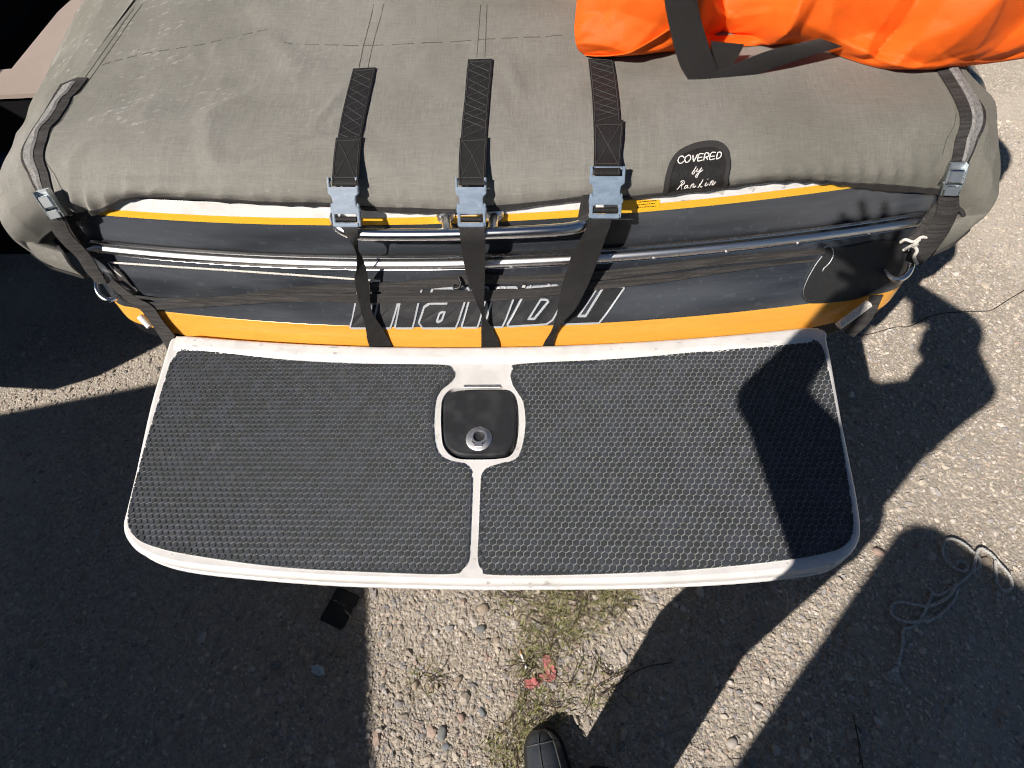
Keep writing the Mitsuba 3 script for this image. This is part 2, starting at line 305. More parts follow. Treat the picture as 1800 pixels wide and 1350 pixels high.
def hull_rows(f0, f1, n, off=0.0):
    col = np.arange(HALL.shape[1]); x = HALL[-1, :, 0]; rows = []
    for t_ in np.linspace(0, 1, n):
        z = f0(x) * (1 - t_) + f1(x) * t_; k = np.clip((z - .30) / .005, 0, 79.999); i = k.astype(int); f = (k - i)[:, None]
        P = HALL[i, col] * (1 - f) + HALL[i + 1, col] * f; nrm = np.stack([np.gradient(P[:, 1]), -np.gradient(P[:, 0]), 0 * x], 1); nrm /= np.linalg.norm(nrm, axis=1, keepdims=True)
        rows.append(P + nrm * off)
    return np.stack(rows)
put('boat__hull_bottom', grid(hull_rows(lambda x: .30 + 0 * x, lower_edge, 14), True), 'dark_paint', 50)
put('boat__yellow_stripe', grid(np.concatenate([hull_rows(lower_edge, lower_edge, 1), hull_rows(lower_edge, lambda x: .6845 + 0 * x, 10, .0015), hull_rows(lambda x: .6855 + 0 * x, lambda x: .6855 + 0 * x, 1)]), True), 'yellow_gelcoat', 50)
put('boat__panel', band(.684, .812, 14), 'black_gelcoat', 60)
put('boat__panel_001', band(.812, .950, 14), 'black_gelcoat', 60)
labels['boat__panel'] = {'label': 'black transom panel below the chrome rail'}
labels['boat__panel_001'] = {'label': 'black transom panel above the chrome rail'}
def stern_strip(x0, x1, z0, z1, off, n=80, tilt=.0125):
    """A sheet on the stern between two heights, with a lip of real thickness all round."""
    x = np.linspace(x0, x1, n); rows = []
    for z, o in ((z0, 0), (z0 + .0006, off), (z1 - .0006, off), (z1, 0)):
        zz = z + tilt * x; rows.append(np.stack([x, stern_y(x, zz) - o, zz], 1))
    return grid(np.stack(rows), True)
put('boat__pinstripe', stern_strip(-.90, .86, .9035, .9185, .0012), 'pin_yellow', 40)
put('boat__white_band', stern_strip(-.90, .90, .9187, .948, .0011), 'white_gelcoat', 40)
def stern_sweep(x0, x1, zc, prof, n=120, tilt=.006):
    x = np.linspace(x0, x1, n); P = []
    for o, dz in prof:
        z = zc + dz + tilt * x; P.append(np.stack([x, stern_y(x, zc + tilt * x) - o, z], 1))
    m = grid(np.stack(P), True)
    ends = []
    for k in (0, -1):
        pts = np.array([p[k] for p in P]); c = pts.mean(0); v = np.vstack([pts, c]); m_ = len(pts)
        ends.append(tm(v, [(i, i + 1, m_) for i in range(m_ - 1)]))
    return cat([m] + ends)
a = np.linspace(-np.pi / 2, np.pi / 2, 13)
put('boat__rub_rail', stern_sweep(-.955, .955, .822, [(.006 + .0125 * np.cos(t), .0112 * np.sin(t)) for t in a]), 'rail_steel', 40)
put('boat__rail_base', stern_sweep(-.957, .957, .822, [(-.004, -.0165), (.0062, -.0165), (.0075, -.0150), (.0062, -.0125), (.0058, .012), (.0090, .0135), (.0090, .0162), (.0055, .0175), (-.004, .0185)]), 'black_rubber', 20)
put('boat__rail_lip', cat([stern_sweep(-.956, .956, .822, [(.002, .0175), (.0088, .0175), (.0096, .0186), (.0088, .0198), (.002, .0198)]), stern_sweep(-.956, .956, .822, [(.002, -.0186), (.0080, -.0186), (.0090, -.0175), (.0080, -.0164), (.002, -.0164)])]), 'chrome', 30)
for x in (-.765, -.61, -.455, -.30, -.09, .065, .215, .368, .52, .67, .82):
    z = .8185 + .006 * x; y = float(stern_y(x, .822)) - .0168
    d = trimesh.creation.cylinder(.0036, .0022, sections=16); s1 = bx(.0052, .001, .0012, (0, 0, .0012)); s2 = bx(.001, .0052, .0012, (0, 0, .0012))
    put('boat__rail_screw', frame(cat([d, s1, s2]), (x, y, z), (1, 0, 0), (0, -.3, 1)), 'steel', 30)

# tow bar with its two posts
bar = spline([(-0.2950, 0.9127, 0.9234), (-0.2945, 0.8952, 0.9251), (-0.2834, 0.8719, 0.9229), (-0.2557, 0.8571, 0.9187), (-0.2163, 0.8518, 0.9170), (-0.0988, 0.8479, 0.9165), (0.0165, 0.8470, 0.9165), (0.1301, 0.8489, 0.9175), (0.1864, 0.8528, 0.9179), (0.2135, 0.8595, 0.9197), (0.2324, 0.8776, 0.9174), (0.2411, 0.9047, 0.9065)], 6)
put('boat__tow_bar', tube(bar, .0122, 18), 'chrome', 60)
for fo, f1, p1 in (((-0.0644, 0.8980, 0.9219), (-0.0613, 0.8805, 0.9238), (-0.0555, 0.8483, 0.9200)), ((0.0363, 0.8976, 0.9215), (0.0361, 0.8802, 0.9236), (0.0350, 0.8478, 0.9189))):
    fo, f1, p1 = map(np.array, (fo, f1, p1))
    put('boat__tow_bar__post', tube([fo, f1, p1], .0098, 16), 'chrome', 60)
    fl = trimesh.creation.revolve(np.array([(0, .012), (.010, .0115), (.016, .008), (.0195, .003), (.020, 0)]), sections=28)
    put('boat__tow_bar__flange', frame(fl, fo, (1, 0, 0), (0, .28, 1)), 'chrome', 40)

# swim platform
def smooth01(t): return t * t * (3 - 2 * t)
PZ = .65
plat = np.array([(0.0080, 0.2305, 0.6500), (-0.2412, 0.2325, 0.6500), (-0.4295, 0.2420, 0.6500), (-0.5685, 0.2547, 0.6500), (-0.6475, 0.2753, 0.6500), (-0.6870, 0.3003, 0.6500), (-0.7100, 0.3297, 0.6500), (-0.7175, 0.3650, 0.6500), (-0.7327, 0.4562, 0.6500), (-0.7613, 0.6066, 0.6500), (-0.7775, 0.7353, 0.6500), (-0.7825, 0.7790, 0.6500)])[:, :2]
platR = np.array([(0.7682, 0.7837, 0.6500), (0.7606, 0.7034, 0.6500), (0.7440, 0.5685, 0.6500), (0.7348, 0.4796, 0.6500), (0.7275, 0.4089, 0.6500), (0.7170, 0.3439, 0.6500), (0.7013, 0.3102, 0.6500), (0.6711, 0.2834, 0.6500), (0.6214, 0.2658, 0.6500), (0.4804, 0.2489, 0.6500), (0.2795, 0.2368, 0.6500), (0.0080, 0.2305, 0.6500)])[:, :2]
xs = np.linspace(-.772, .772, 60); hullside = np.stack([xs, .757 + .083 * xs ** 2 - .0015], 1)
cornL = np.array([(-.784, .789), (-.782, .800)]); cornR = np.array([(.7735, .8045), (.7765, .7960)])
def smooth2(p, n): return spline(np.column_stack([p, np.zeros(len(p))]), n)[:, :2]
ring = np.vstack([hullside, cornR, smooth2(platR, 8)[1:], smooth2(plat, 8)[1:-1], cornL[:]])
PLAT = Polygon(ring).buffer(0).buffer(-.014).buffer(.014, quad_segs=10)
PLAT = Polygon(PLAT.simplify(.0002).exterior.segmentize(.012).coords)
if not PLAT.exterior.is_ccw: PLAT = Polygon(list(PLAT.exterior.coords)[::-1])
hole = Polygon(smooth2(np.array([(-0.0885, 0.5731, 0.6500), (-0.0903, 0.6172, 0.6500), (-0.0774, 0.6420, 0.6500), (-0.0538, 0.6492, 0.6500), (0.0389, 0.6499, 0.6500), (0.0631, 0.6408, 0.6500), (0.0750, 0.6161, 0.6500), (0.0799, 0.5656, 0.6500), (0.0775, 0.5159, 0.6500), (0.0677, 0.4887, 0.6500), (0.0458, 0.4785, 0.6500), (-0.0163, 0.4758, 0.6500), (-0.0521, 0.4809, 0.6500), (-0.0742, 0.5016, 0.6500), (-0.0832, 0.5320, 0.6500), (-0.0885, 0.5731, 0.6500)])[:, :2], 6)).buffer(0)
side, topo, rings = pillow(PLAT, [(.009, .604), (.004, .603), (-.0005, .6045), (-.0025, .608), (-.002, .613), (.0005, .6155), (.0055, .6165), (.0055, .6195), (.001, .621), (.0, .625), (.0, .640), (.0012, .6455), (.004, .6485), (.009, .650)])
def cap(poly, z, down=False):
    v, f = trimesh.creation.triangulate_polygon(poly, engine='earcut'); f = f[:, ::-1] if down else f
    return tm(np.column_stack([v, np.full(len(v), z)]), f)
top = topo.buffer(0).difference(hole)
hc = np.array(hole.exterior.coords)
wall = grid(np.stack([np.column_stack([hc, np.full(len(hc), .650)]), np.column_stack([hc, np.full(len(hc), .618)])]))
put('boat__swim_platform', cat([side, cap(top, .650), cap(Polygon(rings[0][:, :2]).buffer(0), .604, True), wall, cap(hole, .618)]), 'white_gelcoat', 35)
labels['boat__swim_platform'] = {'label': 'white swim platform with dark honeycomb pads'}
xs = np.linspace(-.770, .756, 110); lipP = []; tap = smooth01(np.clip(np.minimum(xs + .770, .756 - xs) / .035, 0, 1))
for o, dz in ((0.0006, .0), (.002, .006), (.007, .0098), (.013, .0105), (.027, .0100), (.034, .0080), (.040, .0035), (.044, -.001)):
    lipP.append(np.stack([xs, .757 + .083 * xs ** 2 - o, PZ - .0012 + (dz + .0012) * tap], 1))
endcaps = [tm(np.array([p[k] for p in lipP] + [lipP[0][k] * [1, 1, 0] + [0, -.02, PZ - .003]]), [(i, i + 1, 8) for i in range(7)]) for k in (0, -1)]
put('boat__platform_lip', cat([grid(np.stack(lipP), True)] + endcaps), 'white_gelcoat', 40)
for sx in (-.42, .42):                                                # brackets that carry the platform
    put('boat__bracket', cat([bx(.05, .50, .04, (sx, .55, .567)), bx(.05, .05, .25, (sx, .80, .47))]), 'steel', 20)
lid = Polygon(smooth2(np.array([(-0.0841, 0.5731, 0.6500), (-0.0862, 0.6143, 0.6500), (-0.0743, 0.6360, 0.6500), (-0.0532, 0.6425, 0.6500), (0.0366, 0.6433, 0.6500), (0.0595, 0.6350, 0.6500), (0.0701, 0.6133, 0.6500), (0.0745, 0.5656, 0.6500), (0.0721, 0.5199, 0.6500), (0.0616, 0.4951, 0.6500), (0.0431, 0.4861, 0.6500), (-0.0144, 0.4835, 0.6500), (-0.0480, 0.4886, 0.6500), (-0.0699, 0.5068, 0.6500), (-0.0791, 0.5334, 0.6500), (-0.0841, 0.5731, 0.6500)])[:, :2], 6)).buffer(0)
s_, t_, r_ = pillow(lid, [(0, .625), (0, .647), (.0012, .6500), (.004, .6522)])
lidm = cat([s_, cap(t_, .6522)])
put('boat__hatch_lid', lidm, 'black_plastic', 40)
labels['boat__hatch_lid'] = {'label': 'black rounded hatch lid with chrome latch'}
h0, h1 = np.array((-0.0446, 0.6484, 0.6512)), np.array((0.0377, 0.6492, 0.6512))
put('boat__hatch_hinge', cat([tube([h0, h1], .0024, 10), bx(h1[0] - h0[0], .008, .0014, (h0 + h1) / 2 + [0, .004, .0004])]), 'steel', 40)
lc = np.array((-0.0023, 0.5222, 0.6535)); up = np.array([.03, 1, 0.0])
ringp = np.array([(.0155, -.0008), (.0158, .0016), (.0168, .0026), (.0262, .0018), (.0278, .0004), (.0280, -.001)])
latch = trimesh.creation.revolve(ringp, sections=48); latch2 = trimesh.creation.revolve(np.array([(0, -.004), (.006, -.0042), (.012, -.0022), (.0152, .0012), (.0157, -.002)]), sections=40)
latch2.apply_translation([0, .004, 0])
tab = extrude(Point(0, .004).buffer(.0168).union(Polygon([(-.0075, -.008), (.0075, -.008), (.0085, -.0195), (-.0085, -.0195)])).difference(Point(0, .004).buffer(.0125)).buffer(-.0015).buffer(.0015), .0016, .0022)
put('boat__hatch_lid__latch', frame(cat([latch, tab]), lc, (1, 0, 0), up), 'steel', 40)
put('boat__hatch_lid__latch_cup', frame(latch2, lc, (1, 0, 0), up), 'steel', 40)

# honeycomb pads
padL = Polygon(smooth2(np.array([(-0.7526, 0.7218, 0.6500), (-0.7405, 0.7589, 0.6500), (-0.7026, 0.7609, 0.6500), (-0.4753, 0.7281, 0.6500), (-0.2820, 0.7145, 0.6500), (-0.1019, 0.7092, 0.6500), (-0.0758, 0.6964, 0.6500), (-0.0685, 0.6794, 0.6500), (-0.0777, 0.6599, 0.6500), (-0.0964, 0.6406, 0.6500), (-0.1052, 0.6144, 0.6500), (-0.1045, 0.5662, 0.6500), (-0.0975, 0.5174, 0.6500), (-0.0847, 0.4860, 0.6500), (-0.0607, 0.4707, 0.6500), (-0.0319, 0.4651, 0.6500), (-0.0156, 0.4495, 0.6500), (-0.0115, 0.4237, 0.6500), (-0.0084, 0.3312, 0.6500), (-0.0076, 0.2731, 0.6500), (-0.0178, 0.2543, 0.6500), (-0.0352, 0.2464, 0.6500), (-0.1362, 0.2464, 0.6500), (-0.3551, 0.2536, 0.6500), (-0.5531, 0.2754, 0.6500), (-0.6383, 0.2930, 0.6500), (-0.6747, 0.3106, 0.6500), (-0.6975, 0.3357, 0.6500), (-0.7106, 0.3808, 0.6500), (-0.7280, 0.4987, 0.6500), (-0.7415, 0.6184, 0.6500), (-0.7526, 0.7218, 0.6500)])[:, :2], 5)).buffer(0)
padR = Polygon(smooth2(np.array([(0.0582, 0.6782, 0.6500), (0.0640, 0.6964, 0.6500), (0.0843, 0.7101, 0.6500), (0.3169, 0.7219, 0.6500), (0.5456, 0.7460, 0.6500), (0.6991, 0.7689, 0.6500), (0.7302, 0.7700, 0.6500), (0.7475, 0.7509, 0.6500), (0.7463, 0.7036, 0.6500), (0.7338, 0.5765, 0.6500), (0.7182, 0.4507, 0.6500), (0.7050, 0.3621, 0.6500), (0.6943, 0.3278, 0.6500), (0.6771, 0.3089, 0.6500), (0.6489, 0.2962, 0.6500), (0.5658, 0.2799, 0.6500), (0.3824, 0.2593, 0.6500), (0.1783, 0.2482, 0.6500), (0.0384, 0.2460, 0.6500), (0.0202, 0.2539, 0.6500), (0.0105, 0.2734, 0.6500), (0.0091, 0.3313, 0.6500), (0.0068, 0.4238, 0.6500), (0.0091, 0.4446, 0.6500), (0.0200, 0.4570, 0.6500), (0.0451, 0.4659, 0.6500), (0.0750, 0.4760, 0.6500), (0.0884, 0.5055, 0.6500), (0.0940, 0.5587, 0.6500), (0.0888, 0.6074, 0.6500), (0.0758, 0.6349, 0.6500), (0.0653, 0.6526, 0.6500), (0.0582, 0.6782, 0.6500)])[:, :2], 5)).buffer(0)
PITCH, ROW = .013, .013 * math.sqrt(3) / 2
H_IN = .0056
hexa = Polygon([(H_IN / math.cos(math.pi / 6) * math.sin(k * math.pi / 3), H_IN / math.cos(math.pi / 6) * math.cos(k * math.pi / 3)) for k in range(6)])
hp = np.array(hexa.exterior.coords)[:-1][::-1]
hv = np.vstack([np.column_stack([hp, np.full(6, .0010)]), np.column_stack([hp * .985, np.full(6, .0024)]), np.column_stack([hp * .91, np.full(6, .0029)])])
hf = [(i, (i + 1) % 6, 6 + (i + 1) % 6) for i in range(6)] + [(i, 6 + (i + 1) % 6, 6 + i) for i in range(6)] + [(6 + i, 6 + (i + 1) % 6, 12 + (i + 1) % 6) for i in range(6)] + [(6 + i, 12 + (i + 1) % 6, 12 + i) for i in range(6)] + [(12, 12 + i, 13 + i) for i in range(1, 5)]
hexm = tm(hv, hf)
if hexm.face_normals[-1][2] < 0: hexm = tm(hv, np.array(hf)[:, ::-1])
celldict = mikit.ply(hexm, 'foam')
def pad(key, poly, ox, oy, lab):
    put(key, cat([extrude(poly, .0011, PZ + .0004)]), 'foam_groove')
    labels[key] = {'label': lab}
    x0, y0, x1, y1 = poly.bounds; inner = poly.buffer(-.0001); shapely.prepare(inner); whole, cut = [], []
    for j in range(int(y0 / ROW) - 1, int(y1 / ROW) + 2):
        for i in range(int(x0 / PITCH) - 2, int(x1 / PITCH) + 2):
            c = (ox + (i + .5 * (j % 2)) * PITCH, oy + j * ROW); h = affinity.translate(hexa, *c)
            if inner.contains(h): whole.append(c)
            elif inner.intersects(h): cut.append(inner.intersection(h))
    whole.sort(key=lambda c: c[1])                                    # the rows nearest the outer edge show largest
    for n, c in enumerate(whole[:300]):
        scene[key + '__cell' + (f'_{n:03d}' if n else '')] = {**celldict, 'to_world': T().translate([c[0], c[1], PZ + .0006])}
    rest = np.array(whole[300:]); V = hv[None] + np.column_stack([rest, np.full(len(rest), PZ + .0006)])[:, None]
    F = (np.array(hexm.faces)[None] + 18 * np.arange(len(rest))[:, None, None]).reshape(-1, 3)
    put(key + '__honeycomb', cat([tm(V.reshape(-1, 3), F), extrude(shapely.union_all(cut), .0024, PZ + .0018)]), 'foam')
    labels[key + '__honeycomb'] = {'label': 'raised honeycomb cells of the foam pad', 'kind': 'stuff'}
pad('boat__foam_pad', padL, 0, 0, 'dark grey foam pad left of the hatch')
pad('boat__foam_pad_001', padR, .004, .002, 'dark grey foam pad right of the hatch')

# ------------------------------------------------------------------ the cover
def side_point(sg, v, s):
    """The cover's side: v from 0 (ridge) to 1 (lower hem), s along the ridge; sg -1 left, 1 right."""
    v, s = np.broadcast_arrays(np.asarray(v, float), np.asarray(s, float))
    R = _pick(RIDGE, s); y = R[..., 1]
    ys = [.985, 1.055, 1.40, 2.0, 3.4]
    DX = np.array([(0, .03, .085, .140, .125, .045), (0, .055, .12, .160, .155, .135), (0, .09, .18, .27, .28, .26), (0, .18, .38, .52, .52, .50), (0, .22, .45, .6, .6, .58)])
    DZ = np.array([(0, -.010, -.035, -.070, -.120, -.150), (0, -.018, -.050, -.110, -.185, -.250), (0, -.02, -.055, -.12, -.20, -.29), (0, -.03, -.10, -.20, -.28, -.36), (0, -.03, -.10, -.2, -.3, -.4)])
    DY = np.array([(0, -.010, -.030, -.040, -.042, -.050), (0, -.005, -.01, -.015, -.02, -.02), (0,) * 6, (0,) * 6, (0,) * 6])
    k = v * 5
    def tab(M):
        c = np.stack([np.interp(y, ys, M[:, j]) for j in range(6)], -1)
        i = np.clip(np.floor(k).astype(int), 0, 4); f = k - i; f = f * f * (3 - 2 * f) * .35 + f * .65
        return np.take_along_axis(c, i[..., None], -1)[..., 0] * (1 - f) + np.take_along_axis(c, i[..., None] + 1, -1)[..., 0] * f
    x = R[..., 0] + tab(DX) * (1.0 if sg < 0 else .66); z = R[..., 2] + tab(DZ); y = y + tab(DY)
    q = np.stack([y * 8 + sg * 3, v * 3, z * 6], -1)
    a = .030 if sg > 0 else .014
    w = np.clip(v * 3, 0, 1)
    x = x + w * a * (meshkit.fbm(q, 3, 11) - .5) + w * a * .55 * (.5 - np.abs(np.sin((y * 17 + v * 4.2 * sg + 2 * meshkit.noise(q, 4)))))
    z = z + w * .010 * (meshkit.fbm(q * 1.7, 2, 13) - .5)
    return np.stack([sg * x, y, z], -1)
def on_cover(t, s, off=0.0):
    t, s = np.asarray(t, float), np.asarray(s, float)
    a, b = cover_point(t + .002, s) - cover_point(t - .002, s), cover_point(t, s + .02) - cover_point(t, s - .02)
    n = np.cross(a, b); n /= np.maximum(np.linalg.norm(n, axis=-1, keepdims=True), 1e-9)
    return cover_point(t, s) + n * np.asarray(off)[..., None]
tag('mooring_cover', 'grey canvas mooring cover stretched over the boat with black hem binding', 'boat cover')
put('mooring_cover__top_panel', grid(COVER), 'canvas', True)
sv = np.linspace(0, 8, 150); vv = np.linspace(0, 1, 60)
for sg, nm in ((-1, 'left'), (1, 'right')):
    P = side_point(sg, vv[None, :], sv[:, None])
    put('mooring_cover__side_panel', grid(P, sg < 0), 'canvas', True)
    e = P[0]; put('mooring_cover__corner_binding', tube(e[::2] + [0, -.002, 0], .0045, 8), 'binding', 50)
    lo = P[:40, -1]; put('mooring_cover__lower_hem', tube(lo[::2], .004, 6), 'binding', 50)
labels['mooring_cover__side_panel_001'] = {'label': 'rumpled right side panel of the cover'}
tt = np.linspace(-1, 1, 260); hw_ = .30 + .05 * np.sin(tt * 31)
put('mooring_cover__hem_binding', ribbon(on_cover(tt, tt * 0, .0022), on_cover(tt, hw_, .0022), .0026, 1, 3), 'binding', 40)
def seam(ts, w=.0009, off=.0005, per=8, mat='dark_stitch', key='mooring_cover__seam', dash=None):
    p = spline(np.column_stack([np.array(ts), np.zeros(len(ts))]), per)[:, :2]
    P = on_cover(p[:, 0], p[:, 1], off); d = np.gradient(P, axis=0); d /= np.linalg.norm(d, axis=1, keepdims=True)
    n = on_cover(p[:, 0], p[:, 1], off + .01) - P; n /= np.linalg.norm(n, axis=1, keepdims=True); b = np.cross(n, d) * w / 2
    ms = []
    if dash:
        for i in range(0, len(P) - dash, dash + max(1, dash // 2)): ms.append(ribbon(P[i:i + dash + 1] - b[i:i + dash + 1], P[i:i + dash + 1] + b[i:i + dash + 1], .0008, 1, 1))
        return put(key, cat(ms), mat)
    return put(key, ribbon(P - b, P + b, .0008, 1, 1), mat)
for ts in ([(-0.2818, 3.9430), (-0.2869, 4.1891), (-0.2876, 4.4246), (-0.2904, 4.7707)], [(-0.2596, 3.9325), (-0.2642, 4.1814), (-0.2639, 4.4399), (-0.2630, 4.7529)], [(-0.0087, 4.0300), (-0.0081, 4.3230), (-0.0074, 4.6969)], [(0.0098, 4.0260), (0.0099, 4.3156), (0.0086, 4.6954)], [(-0.9635, 3.9017), (-0.9641, 4.1313), (-0.9632, 4.4552), (-0.9682, 4.9555)], [(-0.9785, 3.9248), (-0.9805, 4.1520), (-0.9791, 4.4583), (-0.9852, 4.9239)]):
    seam(ts)
seam([(-0.4927, 4.3565), (-0.3902, 4.3185), (-0.2863, 4.2618), (-0.1456, 4.2414), (-0.0086, 4.2479), (0.0998, 4.2464), (0.2042, 4.2447)], .0008, dash=3)
seam([(-0.9574, 4.2358), (-0.8795, 4.3313), (-0.7660, 4.3951), (-0.6544, 4.4764), (-0.5533, 4.5378)], .0007, dash=2)
seam([(-0.9651, 3.9592), (-0.9622, 3.3756), (-0.9671, 3.0172), (-0.9641, 2.3534), (-0.9459, 1.6275), (-0.9360, 0.2332)], .0009)
seam([(0.9633, 2.8633), (0.9516, 2.0817), (0.9483, 1.5742)], .0009)

# reinforcement patches on the ridges with grey webbing sewn in the middle
def ridge_band(sg, s0, s1, t_in, v_out, off, n=46):
    s = np.linspace(s0, s1, n)
    A = on_cover(np.full(n, sg * t_in), s, off)
    B = side_point(sg, np.full(n, v_out), s); nb = np.stack([np.full(n, sg * .5), -.35 + 0 * s, .8 + 0 * s], 1); nb /= np.linalg.norm(nb, axis=1, keepdims=True); B = B + nb * off
    M = on_cover(np.full(n, sg * .995), s, off + .002)
    return cat([ribbon(A, M, .0016, 1, 3), ribbon(M, B, .0016, 1, 3)])
for sg, s1 in ((-1, 4.05), (1, 3.9)):
    k = put('mooring_cover__ridge_patch', ridge_band(sg, .5, s1, .968, .11, .003), 'worn_webbing', 40)
    k2 = put('mooring_cover__ridge_webbing', ridge_band(sg, .4, s1 - .06, .99, .065, .006), 'grey_webbing', 40)

# maker's patch with embroidered lettering
def map_cover(m, f):
    v = np.array(m.vertices); ts = f(v[:, :2]); return tm(on_cover(ts[:, 0], ts[:, 1], v[:, 2]), m.faces)
A0, AX, AY = np.array((0.4513, 0.9465)), np.array((0.4962, 1.0578)), np.array((0.4531, 2.2167))
def px2ts(p): return A0 + (p[:, :1] / 40) * (AX - A0) + (p[:, 1:2] / 50) * (AY - A0)
patch = np.array([(0.3864, 0.1819), (0.3855, 1.1834), (0.3924, 1.8737), (0.4093, 2.2418), (0.4361, 2.4140), (0.4653, 2.4738), (0.4900, 2.4446), (0.5070, 2.2690), (0.5131, 1.8678), (0.5122, 1.0017), (0.5186, 0.1195)])
pc = spline(np.column_stack([patch, np.zeros(len(patch))]), 6)[:, :2]; pc = np.vstack([pc, np.linspace(pc[-1], pc[0], 30)[1:-1]])
def ts_sheet(poly_ts, off, thick):
    sc = np.array([1.0, .05]); pg = Polygon(poly_ts * sc)
    x0, y0, x1, y1 = pg.bounds; xs_, ys_ = np.arange(x0, x1, .006), np.arange(y0, y1, .006); ms = []
    for a_ in xs_:
        for b_ in ys_:
            c_ = pg.intersection(sbox(a_, b_, a_ + .006, b_ + .006))
            if not c_.is_empty and c_.area > 1e-9: ms.append(extrude(c_, thick, off))
    m = cat(ms); v = np.array(m.vertices); return tm(on_cover(v[:, 0], v[:, 1] / .05, v[:, 2]), m.faces)
put('mooring_cover__maker_patch', ts_sheet(pc, .0018, .0014), 'webbing')
labels['mooring_cover__maker_patch'] = {'label': 'black arched patch embroidered COVERED by Rankin'}
pb = np.vstack([pc[:61], pc[:1]]); cen = pc.mean(0)
put('mooring_cover__maker_patch__border', ribbon(on_cover(pb[:61, 0], pb[:61, 1], .0042), on_cover(*(cen + (pb[:61] - cen) * .86).T, .0042), .0016, 1, 2), 'binding', 40)
def stroke(ts, w=.0014, off=.0042):
    p = spline(np.column_stack([np.array(ts), np.zeros(len(ts))]), 5)[:, :2]
    return tube(on_cover(p[:, 0], p[:, 1], off), w, 6)
words = [
 [(0.4224, 2.0703), (0.4196, 2.1136), (0.4151, 2.1091), (0.4112, 2.0467), (0.4106, 1.9585), (0.4138, 1.8829), (0.4183, 1.8996), (0.4218, 1.9477)], [(0.4291, 2.1214), (0.4247, 2.0685), (0.4239, 1.9853), (0.4263, 1.9073), (0.4308, 1.9299), (0.4349, 2.0116), (0.4351, 2.0916), (0.4325, 2.1326), (0.4291, 2.1214)],
 [(0.4398, 2.1267), (0.4412, 1.9233)], [(0.4487, 2.1425), (0.4412, 1.9233)], [(0.4605, 2.1480), (0.4519, 2.1400), (0.4494, 1.9413), (0.4585, 1.9546)], [(0.4507, 2.0465), (0.4579, 2.0558)],
 [(0.4612, 1.9464), (0.4639, 2.1496), (0.4695, 2.1562), (0.4715, 2.1073), (0.4686, 2.0562), (0.4631, 2.0471)], [(0.4664, 2.0471), (0.4691, 1.9496)], [(0.4848, 2.1669), (0.4757, 2.1560), (0.4731, 1.9560), (0.4828, 1.9704)], [(0.4746, 2.0572), (0.4822, 2.0698)],
 [(0.4887, 2.1641), (0.4862, 1.9787), (0.4908, 1.9910), (0.4952, 2.0607), (0.4959, 2.1311), (0.4932, 2.1697), (0.4887, 2.1641)],
 [(0.4465, 1.7342), (0.4432, 1.6291), (0.4398, 1.5050), (0.4386, 1.4351), (0.4404, 1.3978), (0.4430, 1.4495), (0.4442, 1.5457), (0.4427, 1.5818)], [(0.4490, 1.6444), (0.4472, 1.5167), (0.4496, 1.4913), (0.4534, 1.5638), (0.4570, 1.6556)], [(0.4566, 1.6671), (0.4520, 1.4330), (0.4491, 1.2142), (0.4461, 1.2387), (0.4477, 1.3597), (0.4537, 1.4562), (0.4596, 1.5642)],
 [(0.4220, 1.0099), (0.4173, 0.7814), (0.4135, 0.5240)], [(0.4172, 1.0066), (0.4206, 1.0826), (0.4250, 1.0442), (0.4255, 0.9398), (0.4209, 0.8394), (0.4187, 0.8284)], [(0.4202, 0.8248), (0.4236, 0.5364)],
 [(0.4325, 0.8060), (0.4289, 0.7800), (0.4278, 0.6280), (0.4300, 0.5758), (0.4330, 0.7287), (0.4332, 0.8157), (0.4339, 0.6271), (0.4364, 0.6510)], [(0.4398, 0.5553), (0.4406, 0.8202)], [(0.4402, 0.7205), (0.4437, 0.8575), (0.4453, 0.8170), (0.4449, 0.6438), (0.4475, 0.6002), (0.4506, 0.7015)],
 [(0.4617, 1.0309), (0.4556, 0.5255)], [(0.4605, 0.8505), (0.4570, 0.7388), (0.4606, 0.5631), (0.4637, 0.5617)], [(0.4694, 0.8529), (0.4678, 0.6165), (0.4708, 0.6061), (0.4740, 0.7481)], [(0.4718, 1.0447), (0.4708, 1.0174)], [(0.4774, 0.6035), (0.4784, 0.8986)], [(0.4780, 0.7763), (0.4809, 0.9251), (0.4833, 0.8868), (0.4821, 0.6863), (0.4848, 0.6576), (0.4882, 0.8749)]]
put('mooring_cover__maker_patch__lettering', cat([stroke(w, .0011 if i < 11 else .0008) for i, w in enumerate(words)]), 'white_thread', 60)

